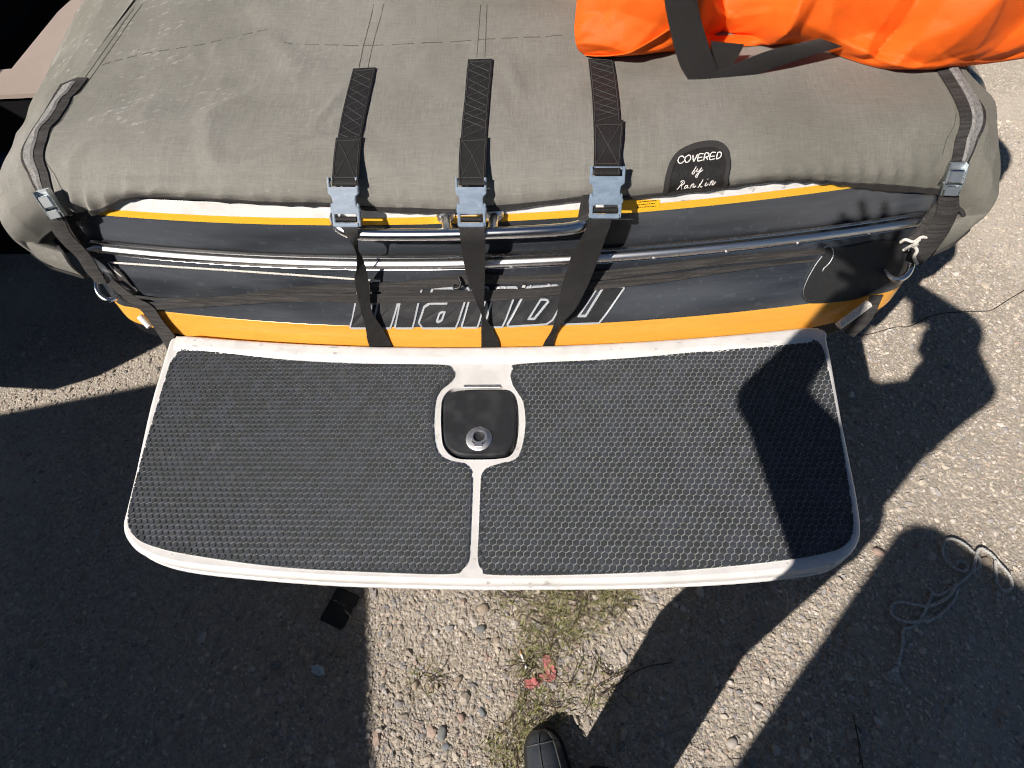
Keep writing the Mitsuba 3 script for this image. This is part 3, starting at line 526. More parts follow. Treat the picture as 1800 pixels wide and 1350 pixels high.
# ------------------------------------------------------------------ letters, badge and sticker on the stern
def on_stern(m, off):
    v = np.array(m.vertices); return tm(np.column_stack([v[:, 0], stern_y(v[:, 0], v[:, 1]) - off - v[:, 2], v[:, 1]]), np.array(m.faces))
def stern_poly(pts): return Polygon(np.array(pts)[:, [0, 2]])
LET = [stern_poly([(-0.3185, 0.8003, 0.6834), (-0.2813, 0.8453, 0.7664), (-0.1396, 0.8402, 0.7680), (-0.1720, 0.7948, 0.6870), (-0.2099, 0.7960, 0.6864), (-0.1890, 0.8268, 0.7424), (-0.1969, 0.8271, 0.7423), (-0.2248, 0.7965, 0.6861), (-0.2631, 0.7979, 0.6852), (-0.2411, 0.8272, 0.7394), (-0.2571, 0.8278, 0.7391), (-0.2824, 0.7987, 0.6846)]),
       stern_poly([(-0.1515, 0.7991, 0.6980), (-0.1451, 0.7941, 0.6873), (-0.0705, 0.7925, 0.6875), (-0.0332, 0.8374, 0.7662), (-0.1113, 0.8388, 0.7668), (-0.1196, 0.8305, 0.7518), (-0.0784, 0.8289, 0.7505), (-0.0838, 0.8199, 0.7359), (-0.1229, 0.8208, 0.7359), (-0.1355, 0.8168, 0.7291)]).difference(stern_poly([(-0.1139, 0.7994, 0.7009), (-0.1091, 0.7975, 0.6969), (-0.0979, 0.7997, 0.7022), (-0.0878, 0.8115, 0.7222), (-0.0968, 0.8124, 0.7234), (-0.1052, 0.8097, 0.7188)])),
       stern_poly([(-0.0532, 0.7929, 0.6888), (-0.0216, 0.8379, 0.7672), (0.0101, 0.8375, 0.7667), (-0.0202, 0.7925, 0.6885)]), stern_poly([(-0.0018, 0.7930, 0.6895), (0.0316, 0.8374, 0.7662), (0.0745, 0.8372, 0.7652), (0.0375, 0.7928, 0.6888)]),
       stern_poly([(0.0519, 0.7934, 0.6898), (0.0996, 0.8372, 0.7644), (0.1623, 0.8395, 0.7656), (0.1748, 0.8352, 0.7572), (0.1698, 0.8180, 0.7294), (0.1519, 0.8005, 0.7011), (0.1389, 0.7962, 0.6925)]).difference(stern_poly([(0.0952, 0.7995, 0.7018), (0.1132, 0.7996, 0.7013), (0.1470, 0.8220, 0.7369), (0.1433, 0.8255, 0.7426), (0.1269, 0.8261, 0.7443)])),
       stern_poly([(0.1724, 0.8008, 0.7003), (0.1802, 0.7968, 0.6908), (0.2573, 0.7996, 0.6895), (0.3095, 0.8417, 0.7572), (0.2672, 0.8399, 0.7585), (0.2287, 0.8042, 0.7028), (0.2082, 0.8038, 0.7038), (0.2473, 0.8376, 0.7561), (0.2098, 0.8363, 0.7568)])]
LET = [g.buffer(.0012).buffer(-.0024).buffer(.0012) for g in LET]
pbr('letter_rim', (.40, .43, .46), .35, .6)
for g in LET:
    k = put('boat__logo_letter', on_stern(extrude(g.buffer(-.0002).segmentize(.01), .0020), .0004), 'black_plastic')
    put(k + '__rim', on_stern(extrude(g.buffer(.0040).difference(g.buffer(.0001)).segmentize(.01), .0024), .0004), 'letter_rim')
    labels[k] = {'label': 'slanted raised black letter with bright rim'}
for pts in ([(0.0304, 0.8380, 0.7674), (0.0319, 0.8406, 0.7719), (0.0382, 0.8406, 0.7718), (0.0367, 0.8380, 0.7673)], [(0.0468, 0.8379, 0.7670), (0.0496, 0.8405, 0.7715), (0.0521, 0.8405, 0.7714), (0.0493, 0.8379, 0.7670)], [(0.0859, 0.8392, 0.7682), (0.0886, 0.8424, 0.7738), (0.0949, 0.8424, 0.7736), (0.0934, 0.8392, 0.7680)], [(0.1022, 0.8392, 0.7678), (0.1049, 0.8424, 0.7733), (0.1086, 0.8424, 0.7732), (0.1060, 0.8392, 0.7676)], [(0.1423, 0.8407, 0.7686), (0.1436, 0.8439, 0.7742), (0.1486, 0.8439, 0.7740), (0.1498, 0.8407, 0.7684)]):
    put('boat__badge_letter', on_stern(extrude(stern_poly(pts), .0020), .003), 'steel')
st = stern_poly([(0.2886, 0.9059, 0.9154), (0.2892, 0.9126, 0.9368), (0.3688, 0.9159, 0.9311), (0.3688, 0.9104, 0.9129)])
put('boat__warning_sticker', on_stern(extrude(st.segmentize(.01), .0006), .0014), 'sticker_yellow')
labels['boat__warning_sticker'] = {'label': 'yellow warning sticker with rows of small print'}
bars = []
for row in ([(0.3260, 0.9126, 0.9299), (0.3621, 0.9152, 0.9305)], [(0.3243, 0.9108, 0.9243), (0.3605, 0.9135, 0.9250)], [(0.3236, 0.9092, 0.9192), (0.3624, 0.9118, 0.9192)]):
    a0, b0 = np.array(row)[:, [0, 2]]; u = 0.0
    while u < .96:
        w_ = float(rng.uniform(.05, .16)); p0, p1 = a0 + (b0 - a0) * u, a0 + (b0 - a0) * min(u + w_, 1); u += w_ + .03
        bars.append(extrude(LineString([p0, p1]).buffer(.0007, cap_style='flat'), .0003))
put('boat__warning_sticker__print', on_stern(cat(bars), .0021), 'print_black')

# ------------------------------------------------------------------ three buckled straps
def buckle(key, o, xdir, ydir, W, H):
    """Side-release buckle in its own plane: receiver plate with waist, two loop arms above, slide frame with bar below."""
    w = W / 2
    plate = Polygon([(-w, .40 * H), (-w * .96, .46 * H), (w * .96, .46 * H), (w, .40 * H), (w, .28 * H), (w * .80, .19 * H), (w * .77, .12 * H), (w * .77, -.03 * H), (w * .82, -.09 * H), (w * .98, -.16 * H), (w * .97, -.26 * H), (w * .90, -.285 * H), (-w * .90, -.285 * H), (-w * .97, -.26 * H), (-w * .98, -.16 * H), (-w * .82, -.09 * H), (-w * .77, -.03 * H), (-w * .77, .12 * H), (-w * .80, .19 * H), (-w, .28 * H)]).buffer(.0006).buffer(-.0006)
    plate = affinity.translate(affinity.scale(plate, 1, .711, origin=(0, 0)), 0, -.017 * H)
    def bevel(pg, z0, z1, b=.0013):
        return cat([extrude(pg, z1 - z0 - b, z0), extrude(pg.buffer(-b * .5), b * .55, z1 - b), extrude(pg.buffer(-b), b * .5, z1 - b * .5)])
    parts = [bevel(plate, -.0050, .0050)]
    for sx in (-1, 1): parts.append(bevel(sbox(min(sx * w * .86, sx * w), .20 * H, max(sx * w * .86, sx * w), .50 * H).buffer(-.0008).buffer(.0008), -.0045, .0040))
    parts.append(bx(W * .86, .006, .004, (0, .46 * H, -.004)))
    put(key + '__buckle', frame(cat(parts), o, xdir, ydir), 'buckle_plastic', 40)
    fr = sbox(-w * .93, -.50 * H, w * .93, -.20 * H).buffer(-.002).buffer(.002)
    win = sbox(-w * .74, -.435 * H, w * .74, -.24 * H)
    lug = [bx(.006, .16 * H, .008, (sx * w * .86, -.10 * H, -.001)) for sx in (-1, 1)]
    put(key + '__slide', frame(cat([bevel(fr.difference(win), -.0055, .0030), bx(W * .82, .009, .0035, (0, -.462 * H, .004))] + lug), o, xdir, ydir), 'buckle_plastic', 40)
    put(key + '__slide__wrapped_webbing', frame(cat([tube([(-w * .70, -.35 * H, -.001), (w * .70, -.35 * H, -.001)], .0055, 12)]), o, xdir, ydir), 'webbing', 40)
def stitches(key, A, B, n, x=None):
    A, B = spline(A, 12), spline(B, 12); L = len(A) - 1
    def at(u, v, h=.0022):
        k = v * L; i = int(min(k, L - 1)); f = k - i; a_, b_ = A[i] * (1 - f) + A[i + 1] * f, B[i] * (1 - f) + B[i + 1] * f
        d = CAM - a_; return a_ + (b_ - a_) * u + d / np.linalg.norm(d) * 0 + np.array([0, -.55, .83]) * h
    lines = []
    if x: lines += [[(.1, .06), (.9, .06)], [(.1, x), (.9, x)], [(.1, .06), (.9, x)], [(.9, .06), (.1, x)], [(.06, .04), (.06, .98)], [(.94, .04), (.94, .98)]]
    else:
        vs = np.linspace(.04, .97, n + 1); zig = [(.1 if i % 2 else .9, v) for i, v in enumerate(vs)]; zag = [(.9 if i % 2 else .1, v + .015) for i, v in enumerate(vs[:-1])]
        lines += [zig, zag, [(.08, .03), (.92, .03)], [(.06, .03), (.06, .99)], [(.94, .03), (.94, .99)]]
    ms = []
    for l in lines:
        pts = []
        for (u0, v0), (u1, v1) in zip(l[:-1], l[1:]): pts += [at(u0 + (u1 - u0) * q, v0 + (v1 - v0) * q) for q in np.linspace(0, 1, 9)[:-1]]
        pts.append(at(*l[-1])); ms.append(tube(pts, .00048, 4, caps=False))
    put(key, cat(ms), 'stitch')
STRAPS = [
 ('left one of the three buckled black straps over the stern, beside the cover seam',
  [(-0.2789, 1.2277, 1.0497), (-0.2802, 1.1776, 1.0442), (-0.2806, 1.1261, 1.0395), (-0.2787, 1.0668, 1.0359), (-0.2748, 1.0070, 1.0334), (-0.2767, 1.0001, 1.0306)], [(-0.2277, 1.2269, 1.0503), (-0.2294, 1.1771, 1.0422), (-0.2290, 1.1174, 1.0386), (-0.2279, 1.0562, 1.0355), (-0.2273, 1.0064, 1.0318), (-0.2283, 0.9969, 1.0308)],
  [(-0.2771, 1.0023, 1.0342), (-0.2774, 0.9610, 1.0223)], [(-0.2250, 1.0033, 1.0339), (-0.2230, 0.9557, 1.0239)], [(-0.2726, 0.9014, 1.0108), (-0.2736, 0.8959, 1.0045)], [(-0.2202, 0.8988, 1.0108), (-0.2222, 0.8934, 1.0045)],
  (-0.2471, 0.9050, 1.0148), (-0.2602, 0.8506, 0.9414), [(-0.2819, 0.8807, 0.9846), (-0.2208, 0.8777, 0.9848)],
  [(-0.2698, 0.8548, 0.9467), (-0.2643, 0.8450, 0.9362), (-0.2513, 0.8314, 0.9136), (-0.2495, 0.8291, 0.8874), (-0.2596, 0.8279, 0.8492), (-0.2734, 0.8246, 0.8183), (-0.2751, 0.8160, 0.7952), (-0.2768, 0.7984, 0.7449), (-0.2750, 0.7846, 0.7067), (-0.2818, 0.7774, 0.6599), (-0.2809, 0.7719, 0.6307)], [(-0.2322, 0.8530, 0.9470), (-0.2331, 0.8436, 0.9365), (-0.2381, 0.8383, 0.9189), (-0.2450, 0.8358, 0.8903), (-0.2443, 0.8394, 0.8705), (-0.2447, 0.8346, 0.8280), (-0.2482, 0.8236, 0.7915), (-0.2540, 0.8021, 0.7398), (-0.2417, 0.7895, 0.6998), (-0.2305, 0.7779, 0.6580), (-0.2232, 0.7697, 0.6326)]),
 ('middle one of the three buckled black straps, crossing the centre of the tow bar',
  [(-0.0260, 1.2447, 1.0486), (-0.0265, 1.1921, 1.0443), (-0.0254, 1.1381, 1.0408), (-0.0253, 1.0835, 1.0368), (-0.0258, 1.0384, 1.0333), (-0.0252, 0.9912, 1.0275)], [(0.0277, 1.2426, 1.0484), (0.0274, 1.1892, 1.0434), (0.0265, 1.1290, 1.0401), (0.0263, 1.0800, 1.0367), (0.0261, 1.0345, 1.0336), (0.0257, 0.9885, 1.0272)],
  [(-0.0261, 0.9927, 1.0303), (-0.0260, 0.9482, 1.0214)], [(0.0281, 0.9926, 1.0305), (0.0274, 0.9459, 1.0209)], [(-0.0247, 0.8933, 1.0075), (-0.0250, 0.8881, 1.0025)], [(0.0266, 0.8929, 1.0058), (0.0263, 0.8877, 1.0008)],
  (0.0006, 0.8979, 1.0106), (-0.0056, 0.8431, 0.9393), [(-0.0310, 0.8723, 0.9822), (0.0284, 0.8719, 0.9803)],
  [(-0.0288, 0.8471, 0.9451), (-0.0291, 0.8388, 0.9382), (-0.0281, 0.8274, 0.9145), (-0.0295, 0.8252, 0.8697), (-0.0248, 0.8149, 0.8091), (-0.0122, 0.7984, 0.7612), (-0.0037, 0.7873, 0.7296), (-0.0085, 0.7781, 0.6920), (-0.0114, 0.7715, 0.6620), (-0.0143, 0.7643, 0.6313)], [(0.0216, 0.8466, 0.9438), (0.0214, 0.8383, 0.9369), (0.0207, 0.8270, 0.9133), (0.0162, 0.8248, 0.8686), (0.0094, 0.8145, 0.8085), (0.0035, 0.8019, 0.7568), (0.0036, 0.7895, 0.7267), (0.0168, 0.7842, 0.6877), (0.0280, 0.7719, 0.6584), (0.0314, 0.7641, 0.6307)]),
 ('right one of the three buckled black straps, topmost under the orange bag',
  [(0.2333, 1.2254, 1.0480), (0.2350, 1.1761, 1.0436), (0.2362, 1.1187, 1.0404), (0.2362, 1.0654, 1.0366), (0.2357, 1.0224, 1.0313)], [(0.2851, 1.2266, 1.0473), (0.2879, 1.1733, 1.0428), (0.2887, 1.1119, 1.0397), (0.2891, 1.0638, 1.0353), (0.2887, 1.0206, 1.0302)],
  [(0.2355, 1.0237, 1.0341), (0.2350, 0.9785, 1.0265), (0.2340, 0.9423, 1.0150)], [(0.2942, 1.0248, 1.0333), (0.2894, 0.9778, 1.0248), (0.2848, 0.9422, 1.0131)], [(0.2309, 0.9003, 1.0150), (0.2310, 0.8949, 1.0091)], [(0.2810, 0.9021, 1.0117), (0.2801, 0.8966, 1.0058)],
  (0.2563, 0.9065, 1.0193), (0.2569, 0.8513, 0.9441), [(0.2239, 0.8793, 0.9908), (0.2895, 0.8816, 0.9864)],
  [(0.2250, 0.8537, 0.9501), (0.2251, 0.8448, 0.9411), (0.2108, 0.8345, 0.9103), (0.1940, 0.8320, 0.8701), (0.1774, 0.8203, 0.8096), (0.1680, 0.8036, 0.7654), (0.1631, 0.7904, 0.7335), (0.1517, 0.7785, 0.6878), (0.1358, 0.7711, 0.6549), (0.1276, 0.7658, 0.6310)], [(0.2688, 0.8550, 0.9474), (0.2668, 0.8460, 0.9386), (0.2560, 0.8333, 0.8994), (0.2417, 0.8254, 0.8363), (0.2249, 0.8116, 0.7860), (0.2016, 0.7920, 0.7402), (0.1745, 0.7819, 0.7097), (0.1633, 0.7799, 0.6814), (0.1568, 0.7719, 0.6533), (0.1541, 0.7661, 0.6299)])]
for lab, uA, uB, cA, cB, tA, tB, bo, bu, bw, dA, dB in STRAPS:
    k = 'buckled_strap' if 'buckled_strap' not in labels else f'buckled_strap_{sum(x.startswith("buckled_strap") for x in labels):03d}'
    tag(k, lab, 'strap', 'buckled straps holding the cover down')
    uA, uB = np.array(uA), np.array(uB)
    put(k + '__sewn_webbing', ribbon(uA, uB, .0022, 6, 4), 'webbing', 40)
    stitches(k + '__stitching', uA, uB, 9)
    fA, fB = np.vstack([cA, tA]), np.vstack([cB, tB])
    put(k + '__folded_end', ribbon(fA, fB, .0040, 6, 4), 'webbing', 40)
    stitches(k + '__box_stitching', fA + [0, -.001, .0012], fB + [0, -.001, .0012], 0, .62)
    bo, bu, bw = np.array(bo), np.array(bu), np.array(bw)
    buckle(k, (bo + bu) / 2, bw[1] - bw[0], bo - bu, np.linalg.norm(bw[1] - bw[0]), np.linalg.norm(bo - bu))
    put(k + '__tail', ribbon(dA, dB, .0016, 7, 5), 'webbing', 50)
k = 'buckled_strap_002'
put(k + '__back_webbing', ribbon([(0.2192, 0.9095, 0.9801), (0.2110, 0.8946, 0.9546), (0.2028, 0.8716, 0.9150)], [(0.2324, 0.9099, 0.9793), (0.2266, 0.8950, 0.9537), (0.2233, 0.8721, 0.9138)], .0016, 5, 3), 'webbing', 40)

# ------------------------------------------------------------------ orange bag on the cover
tag('orange_bag', 'bright orange crumpled tarpaulin bag lying on the cover at upper right', 'bag')
BF = np.array([(0.2227, 1.2298, 1.0474), (0.2650, 1.2309, 1.0472), (0.3249, 1.2308, 1.0480), (0.3973, 1.2389, 1.0475), (0.4928, 1.2440, 1.0474), (0.5892, 1.2531, 1.0452), (0.6709, 1.2516, 1.0444), (0.7142, 1.2360, 1.0422), (0.7542, 1.2076, 1.0378), (0.7932, 1.1817, 1.0348), (0.8288, 1.1667, 1.0321), (0.8793, 1.1652, 1.0295), (0.9245, 1.1654, 1.0273)])
BF = np.vstack([BF, BF[-1] + [.07, .015, -.005], BF[-1] + [.16, .035, -.010], BF[-1] + [.26, .06, -.012], BF[-1] + [.36, .10, -.012]])
BF = spline(BF, 12); BL = np.concatenate([[0], np.cumsum(np.linalg.norm(np.diff(BF, axis=0), axis=1))]); BL /= BL[-1]
PRO = np.array([(0, 0), (-.012, .018), (-.020, .045), (-.018, .085), (0, .13), (.045, .175), (.12, .205), (.21, .205), (.30, .17), (.36, .11), (.385, .04), (.39, .0)])
def bag(u, v):
    u, v = np.broadcast_arrays(np.asarray(u, float), np.asarray(v, float))
    b = np.stack([np.interp(u, BL, BF[:, k]) for k in range(3)], -1)
    k = v * (len(PRO) - 1); pr = _pick(PRO, np.clip(k, 0, len(PRO) - 1.0001))
    end = np.clip(u / .05, 0, 1) ** .5 * np.clip((1 - u) / .05, 0, 1) ** .5
    hgt = (.55 + .45 * end)
    P = b + np.stack([0 * u, pr[..., 0] * hgt + (1 - end) * .02, pr[..., 1] * hgt], -1)
    def tri(c, w, kx=0.0): return np.clip(1 - np.abs(u - c - kx * v) / w, 0, 1)
    d = .018 * tri(.07, .10) ** .7 - .070 * tri(.285, .070, -.05) + .034 * tri(.350, .030, .07) + .016 * tri(.43, .07) - .040 * tri(.535, .030, .12) * np.clip(v * 9 - .3, 0, 1) + .020 * tri(.62, .09) + .012 * tri(.20, .025, .03)
    q = np.stack([u * 1.35, v * .75], -1); wob = .05 * meshkit.noise(np.stack([u * 7, v * 5, 0 * u], -1), 21)
    for ang, wl, ph, am in ((.35, .34, .1, .040), (1.15, .24, .4, .028), (-.55, .30, .7, .032), (2.3, .18, .2, .016), (.9, .12, .55, .007), (-1.1, .14, .3, .008)):
        k_ = (q[..., 0] * math.cos(ang) + q[..., 1] * math.sin(ang) + wob) / wl + ph
        d = d + am * (np.abs(2 * (k_ - np.floor(k_)) - 1) - .5) * (.35 + .9 * meshkit.noise(np.stack([u * 4 + ang * 9, v * 3, 0 * u], -1), 23)) * np.clip(v * 10, 0, 1)
    w = np.clip(v * 12, 0, 1) * np.clip((1 - v) * 8, 0, 1)
    n = np.stack([0 * u, -np.cos(v * np.pi * .9), np.sin(v * np.pi * .9)], -1)
    P = P + n * (d * w)[..., None]
    P[..., 0] += -.020 * (1 - end) * np.sin(np.pi * np.clip(v * 1.6, 0, 1)) * (u < .5)
    return P
UB, VB = np.linspace(0, 1, 260), np.linspace(0, 1, 110)
G0 = bag(UB[:, None], VB[None, :])
ends = []
for k in (0, -1):
    c_ = G0[k].mean(0); ends.append(tm(np.vstack([G0[k], c_]), [(i, i + 1, len(VB)) for i in range(len(VB) - 1)]))
put('orange_bag__body', cat([grid(G0, True)] + ends), 'orange_tarp', 30)
uu = np.linspace(.004, .165, 30)
pp = bag(uu, .02 + .21 * (uu / .165) ** 1.3); nn = np.array([0, -.75, .66])
put('orange_bag__welded_seam', ribbon(pp + nn * .001, pp + nn * .012 + [0, 0, -.004], .002, 1, 3), 'orange_tarp', 50)
pp = bag(.86 + .02 * np.sin(np.linspace(0, 3, 40)), np.linspace(.01, .6, 40)) + nn * .0012
put('orange_bag__end_seam', tube(pp, .0012, 5), 'orange_tarp', 60)
put('orange_bag__carry_strap', cat([
    ribbon([(0.3477, 1.1750, 1.2416), (0.3591, 1.1700, 1.1983), (0.3711, 1.1660, 1.1613), (0.3907, 1.1600, 1.1122), (0.4127, 1.1530, 1.0655), (0.4335, 1.1500, 1.0385)], [(0.4018, 1.1750, 1.2389), (0.4182, 1.1700, 1.1954), (0.4371, 1.1660, 1.1482), (0.4636, 1.1600, 1.0981), (0.4868, 1.1560, 1.0582), (0.5095, 1.1550, 1.0299)], .0024, 6, 5, .003),
    ribbon([(0.4335, 1.1500, 1.0385), (0.4619, 1.1520, 1.0408), (0.4981, 1.1550, 1.0525), (0.5315, 1.1580, 1.0641), (0.5729, 1.1630, 1.0773), (0.6217, 1.1720, 1.0846), (0.6858, 1.1900, 1.0855)], [(0.5095, 1.1550, 1.0299), (0.5222, 1.1550, 1.0293), (0.5462, 1.1570, 1.0306), (0.5837, 1.1600, 1.0401), (0.6308, 1.1650, 1.0535), (0.6849, 1.1750, 1.0637), (0.7367, 1.1900, 1.0679)], .0024, 6, 5, -.002),
    ribbon([(0.4715, 1.1800, 1.0963), (0.4782, 1.1700, 1.0703), (0.4925, 1.1620, 1.0385)], [(0.5431, 1.1950, 1.0789), (0.5295, 1.1800, 1.0571), (0.5116, 1.1640, 1.0365)], .0024, 6, 4)]), 'bag_webbing', 40)
labels['orange_bag__carry_strap'] = {'label': 'looped black webbing strap of the orange bag'}

# ------------------------------------------------------------------ stern fittings and tie-downs at the corners
def cam_buckle(key, o, along, across):
    w, l = .030, .062
    parts = [bx(w, l, .003, (0, 0, 0), .0008)] + [bx(.0025, l * .95, .016, (sx * w / 2, 0, .007), .0008) for sx in (-1, 1)] + [bx(w * .86, .026, .010, (0, .006, .012), .003), trimesh.creation.cylinder(.0028, w * 1.16, sections=14, transform=trimesh.transformations.rotation_matrix(np.pi / 2, [0, 1, 0], [0, 0, 0])).apply_translation([0, -.006, .010]), bx(w * .8, .018, .003, (0, -.020, .017), .001)]
    return put(key, frame(cat(parts), o, across, along), 'zinc', 30)
tag('corner_strap', 'black webbing strap with metal cam buckle at the left stern corner', 'strap')
cam_buckle('corner_strap__cam_buckle', np.array((-0.9219, 0.9421, 0.9470)), np.array((-0.9213, 0.9482, 0.9675)) - np.array((-0.9194, 0.9290, 0.9224)), (1, .2, .1))
put('corner_strap__webbing', ribbon([(-0.9441, 0.9387, 0.9369), (-0.9501, 0.9333, 0.9197), (-0.9600, 0.9235, 0.8882), (-0.9553, 0.9143, 0.8541), (-0.9439, 0.9061, 0.8226), (-0.9393, 0.8921, 0.7883), (-0.9247, 0.8789, 0.7613)], [(-0.9025, 0.9295, 0.9308), (-0.9135, 0.9267, 0.9083), (-0.9204, 0.9203, 0.8781), (-0.9107, 0.9117, 0.8516), (-0.9043, 0.9036, 0.8237), (-0.9021, 0.8910, 0.7922), (-0.8974, 0.8781, 0.7672)], .003, 6, 4, .003), 'worn_webbing', 50)
put('corner_strap__tail', ribbon([(-0.9049, 0.8821, 0.7631), (-0.8795, 0.8660, 0.7321), (-0.8435, 0.8470, 0.7008), (-0.8279, 0.8240, 0.6514), (-0.8127, 0.7970, 0.6115)], [(-0.8838, 0.8854, 0.7667), (-0.8470, 0.8647, 0.7326), (-0.8098, 0.8508, 0.7104), (-0.7974, 0.8330, 0.6777), (-0.7793, 0.8127, 0.6420)], .003, 6, 4), 'worn_webbing', 50)
put('corner_strap__loop', ribbon([(-0.9478, 0.9522, 0.9160), (-0.9469, 0.9471, 0.8745), (-0.9376, 0.9317, 0.8187), (-0.9029, 0.9128, 0.7807), (-0.8727, 0.8862, 0.7376)], [(-0.9209, 0.9536, 0.8944), (-0.9177, 0.9459, 0.8541), (-0.9082, 0.9305, 0.8080), (-0.8731, 0.9068, 0.7707), (-0.8498, 0.8815, 0.7300)], .002, 6, 3), 'worn_webbing', 50)
tag('corner_strap_001', 'wide dark grey strap with metal cam buckle at the right stern corner', 'strap')
cam_buckle('corner_strap_001__cam_buckle', np.array((0.9287, 0.9396, 0.9396)), np.array((0.9371, 0.9457, 0.9579)) - np.array((0.9232, 0.9269, 0.9151)), (1, -.2, .1))
put('corner_strap_001__webbing', ribbon([(0.9152, 0.9276, 0.9203), (0.9171, 0.9232, 0.9046), (0.9266, 0.9151, 0.8683), (0.9202, 0.9062, 0.8313), (0.9096, 0.8950, 0.8009), (0.9079, 0.8844, 0.7749)], [(0.9451, 0.9313, 0.9296), (0.9528, 0.9250, 0.9087), (0.9668, 0.9184, 0.8785), (0.9698, 0.9078, 0.8358), (0.9584, 0.8934, 0.7943), (0.9424, 0.8805, 0.7642)], .005, 6, 4, .004), 'worn_webbing', 50)
put('corner_strap_001__padding', ribbon([(0.9276, 0.9397, 0.8763), (0.9171, 0.9242, 0.8272), (0.9016, 0.9163, 0.7985)], [(0.9477, 0.9393, 0.8873), (0.9504, 0.9242, 0.8369), (0.9376, 0.9114, 0.8020)], .008, 6, 4, .004), 'worn_webbing', 50)
tail = ribbon([(0.8586, 0.8500, 0.7022), (0.8578, 0.8450, 0.6927), (0.8565, 0.8380, 0.6776), (0.8465, 0.8280, 0.6660), (0.8306, 0.8120, 0.6495), (0.8156, 0.8000, 0.6359)], [(0.8881, 0.8550, 0.6995), (0.8862, 0.8500, 0.6900), (0.8814, 0.8380, 0.6769), (0.8750, 0.8220, 0.6565), (0.8607, 0.8080, 0.6435), (0.8447, 0.8000, 0.6181)], .0025, 6, 4)
put('corner_strap_001__tail', tail, 'worn_webbing', 50)
def eye(key, pts):
    put(key, tube(spline(pts, 6), .0068, 14), 'chrome', 60)
eye('boat__stern_eye', [(-0.9387, 0.9221, 0.7566), (-0.9374, 0.8974, 0.7553), (-0.9356, 0.8784, 0.7501), (-0.9265, 0.8628, 0.7411), (-0.9098, 0.8537, 0.7326), (-0.8989, 0.8609, 0.7281), (-0.8989, 0.8774, 0.7257), (-0.9069, 0.8961, 0.7213)])
eye('boat__stern_eye', [(0.9352, 0.9259, 0.7666), (0.9318, 0.9032, 0.7654), (0.9260, 0.8807, 0.7576), (0.9157, 0.8653, 0.7496), (0.9023, 0.8606, 0.7426), (0.8921, 0.8700, 0.7382), (0.8874, 0.8857, 0.7358), (0.8881, 0.9008, 0.7342)])
put('boat__drain_spout', tube([(-0.8639, 0.8488, 0.6751), (-0.8437, 0.8322, 0.6550)], .0085, 14), 'white_gelcoat', 50)
put('boat__trim_roller', tube([(0.7946, 0.8000, 0.6595), (0.8590, 0.8400, 0.6869)], .0095, 14), 'white_rope', 50)
pad_pts = np.array([(0.7345, 0.9065, 0.7938), (0.8008, 0.9171, 0.7946), (0.8555, 0.9276, 0.7975), (0.9001, 0.9299, 0.7872), (0.9194, 0.9222, 0.7673), (0.9225, 0.8974, 0.7260), (0.8865, 0.8768, 0.7015), (0.8523, 0.8645, 0.6876), (0.8199, 0.8572, 0.6834), (0.7545, 0.8481, 0.6860), (0.7274, 0.8463, 0.6908), (0.7094, 0.8506, 0.7057), (0.7100, 0.8630, 0.7256), (0.7195, 0.8825, 0.7550), (0.7264, 0.8906, 0.7675), (0.7393, 0.8997, 0.7801)])
pc_ = spline(np.column_stack([pad_pts[:, 0], pad_pts[:, 2], 0 * pad_pts[:, 0]])[list(range(len(pad_pts))) + [0]], 4)[:, :2]
PADP = Polygon(pc_).buffer(0)
def dense_stern(pg, h, off, step=.02):
    x0, y0, x1, y1 = pg.bounds; ms = []
    for a_ in np.arange(x0, x1, step):
        c_ = pg.intersection(sbox(a_, y0 - 1, a_ + step, y1 + 1))
        if not c_.is_empty: ms.append(on_stern(extrude(c_, h), off))
    return cat(ms)
put('boat__chafe_pad', dense_stern(PADP.buffer(-.0005), .003, .0015), 'neoprene')
labels['boat__chafe_pad'] = {'label': 'black rubber chafe pad at the right end of the transom'}
put('boat__chafe_pad__edge_line', cat([tube(spline([(0.7351, 0.8959, 0.7824), (0.7236, 0.8838, 0.7641), (0.7118, 0.8646, 0.7349), (0.7104, 0.8508, 0.7130), (0.7215, 0.8446, 0.6988), (0.7378, 0.8454, 0.6955)], 6), .0008, 6), tube(spline([(0.7347, 0.9041, 0.7978), (0.7436, 0.9072, 0.8011), (0.7540, 0.9052, 0.7944), (0.7599, 0.8992, 0.7817), (0.7551, 0.8901, 0.7671), (0.7452, 0.8830, 0.7572), (0.7441, 0.8798, 0.7518)], 6), .0010, 6)]), 'zinc', 60)

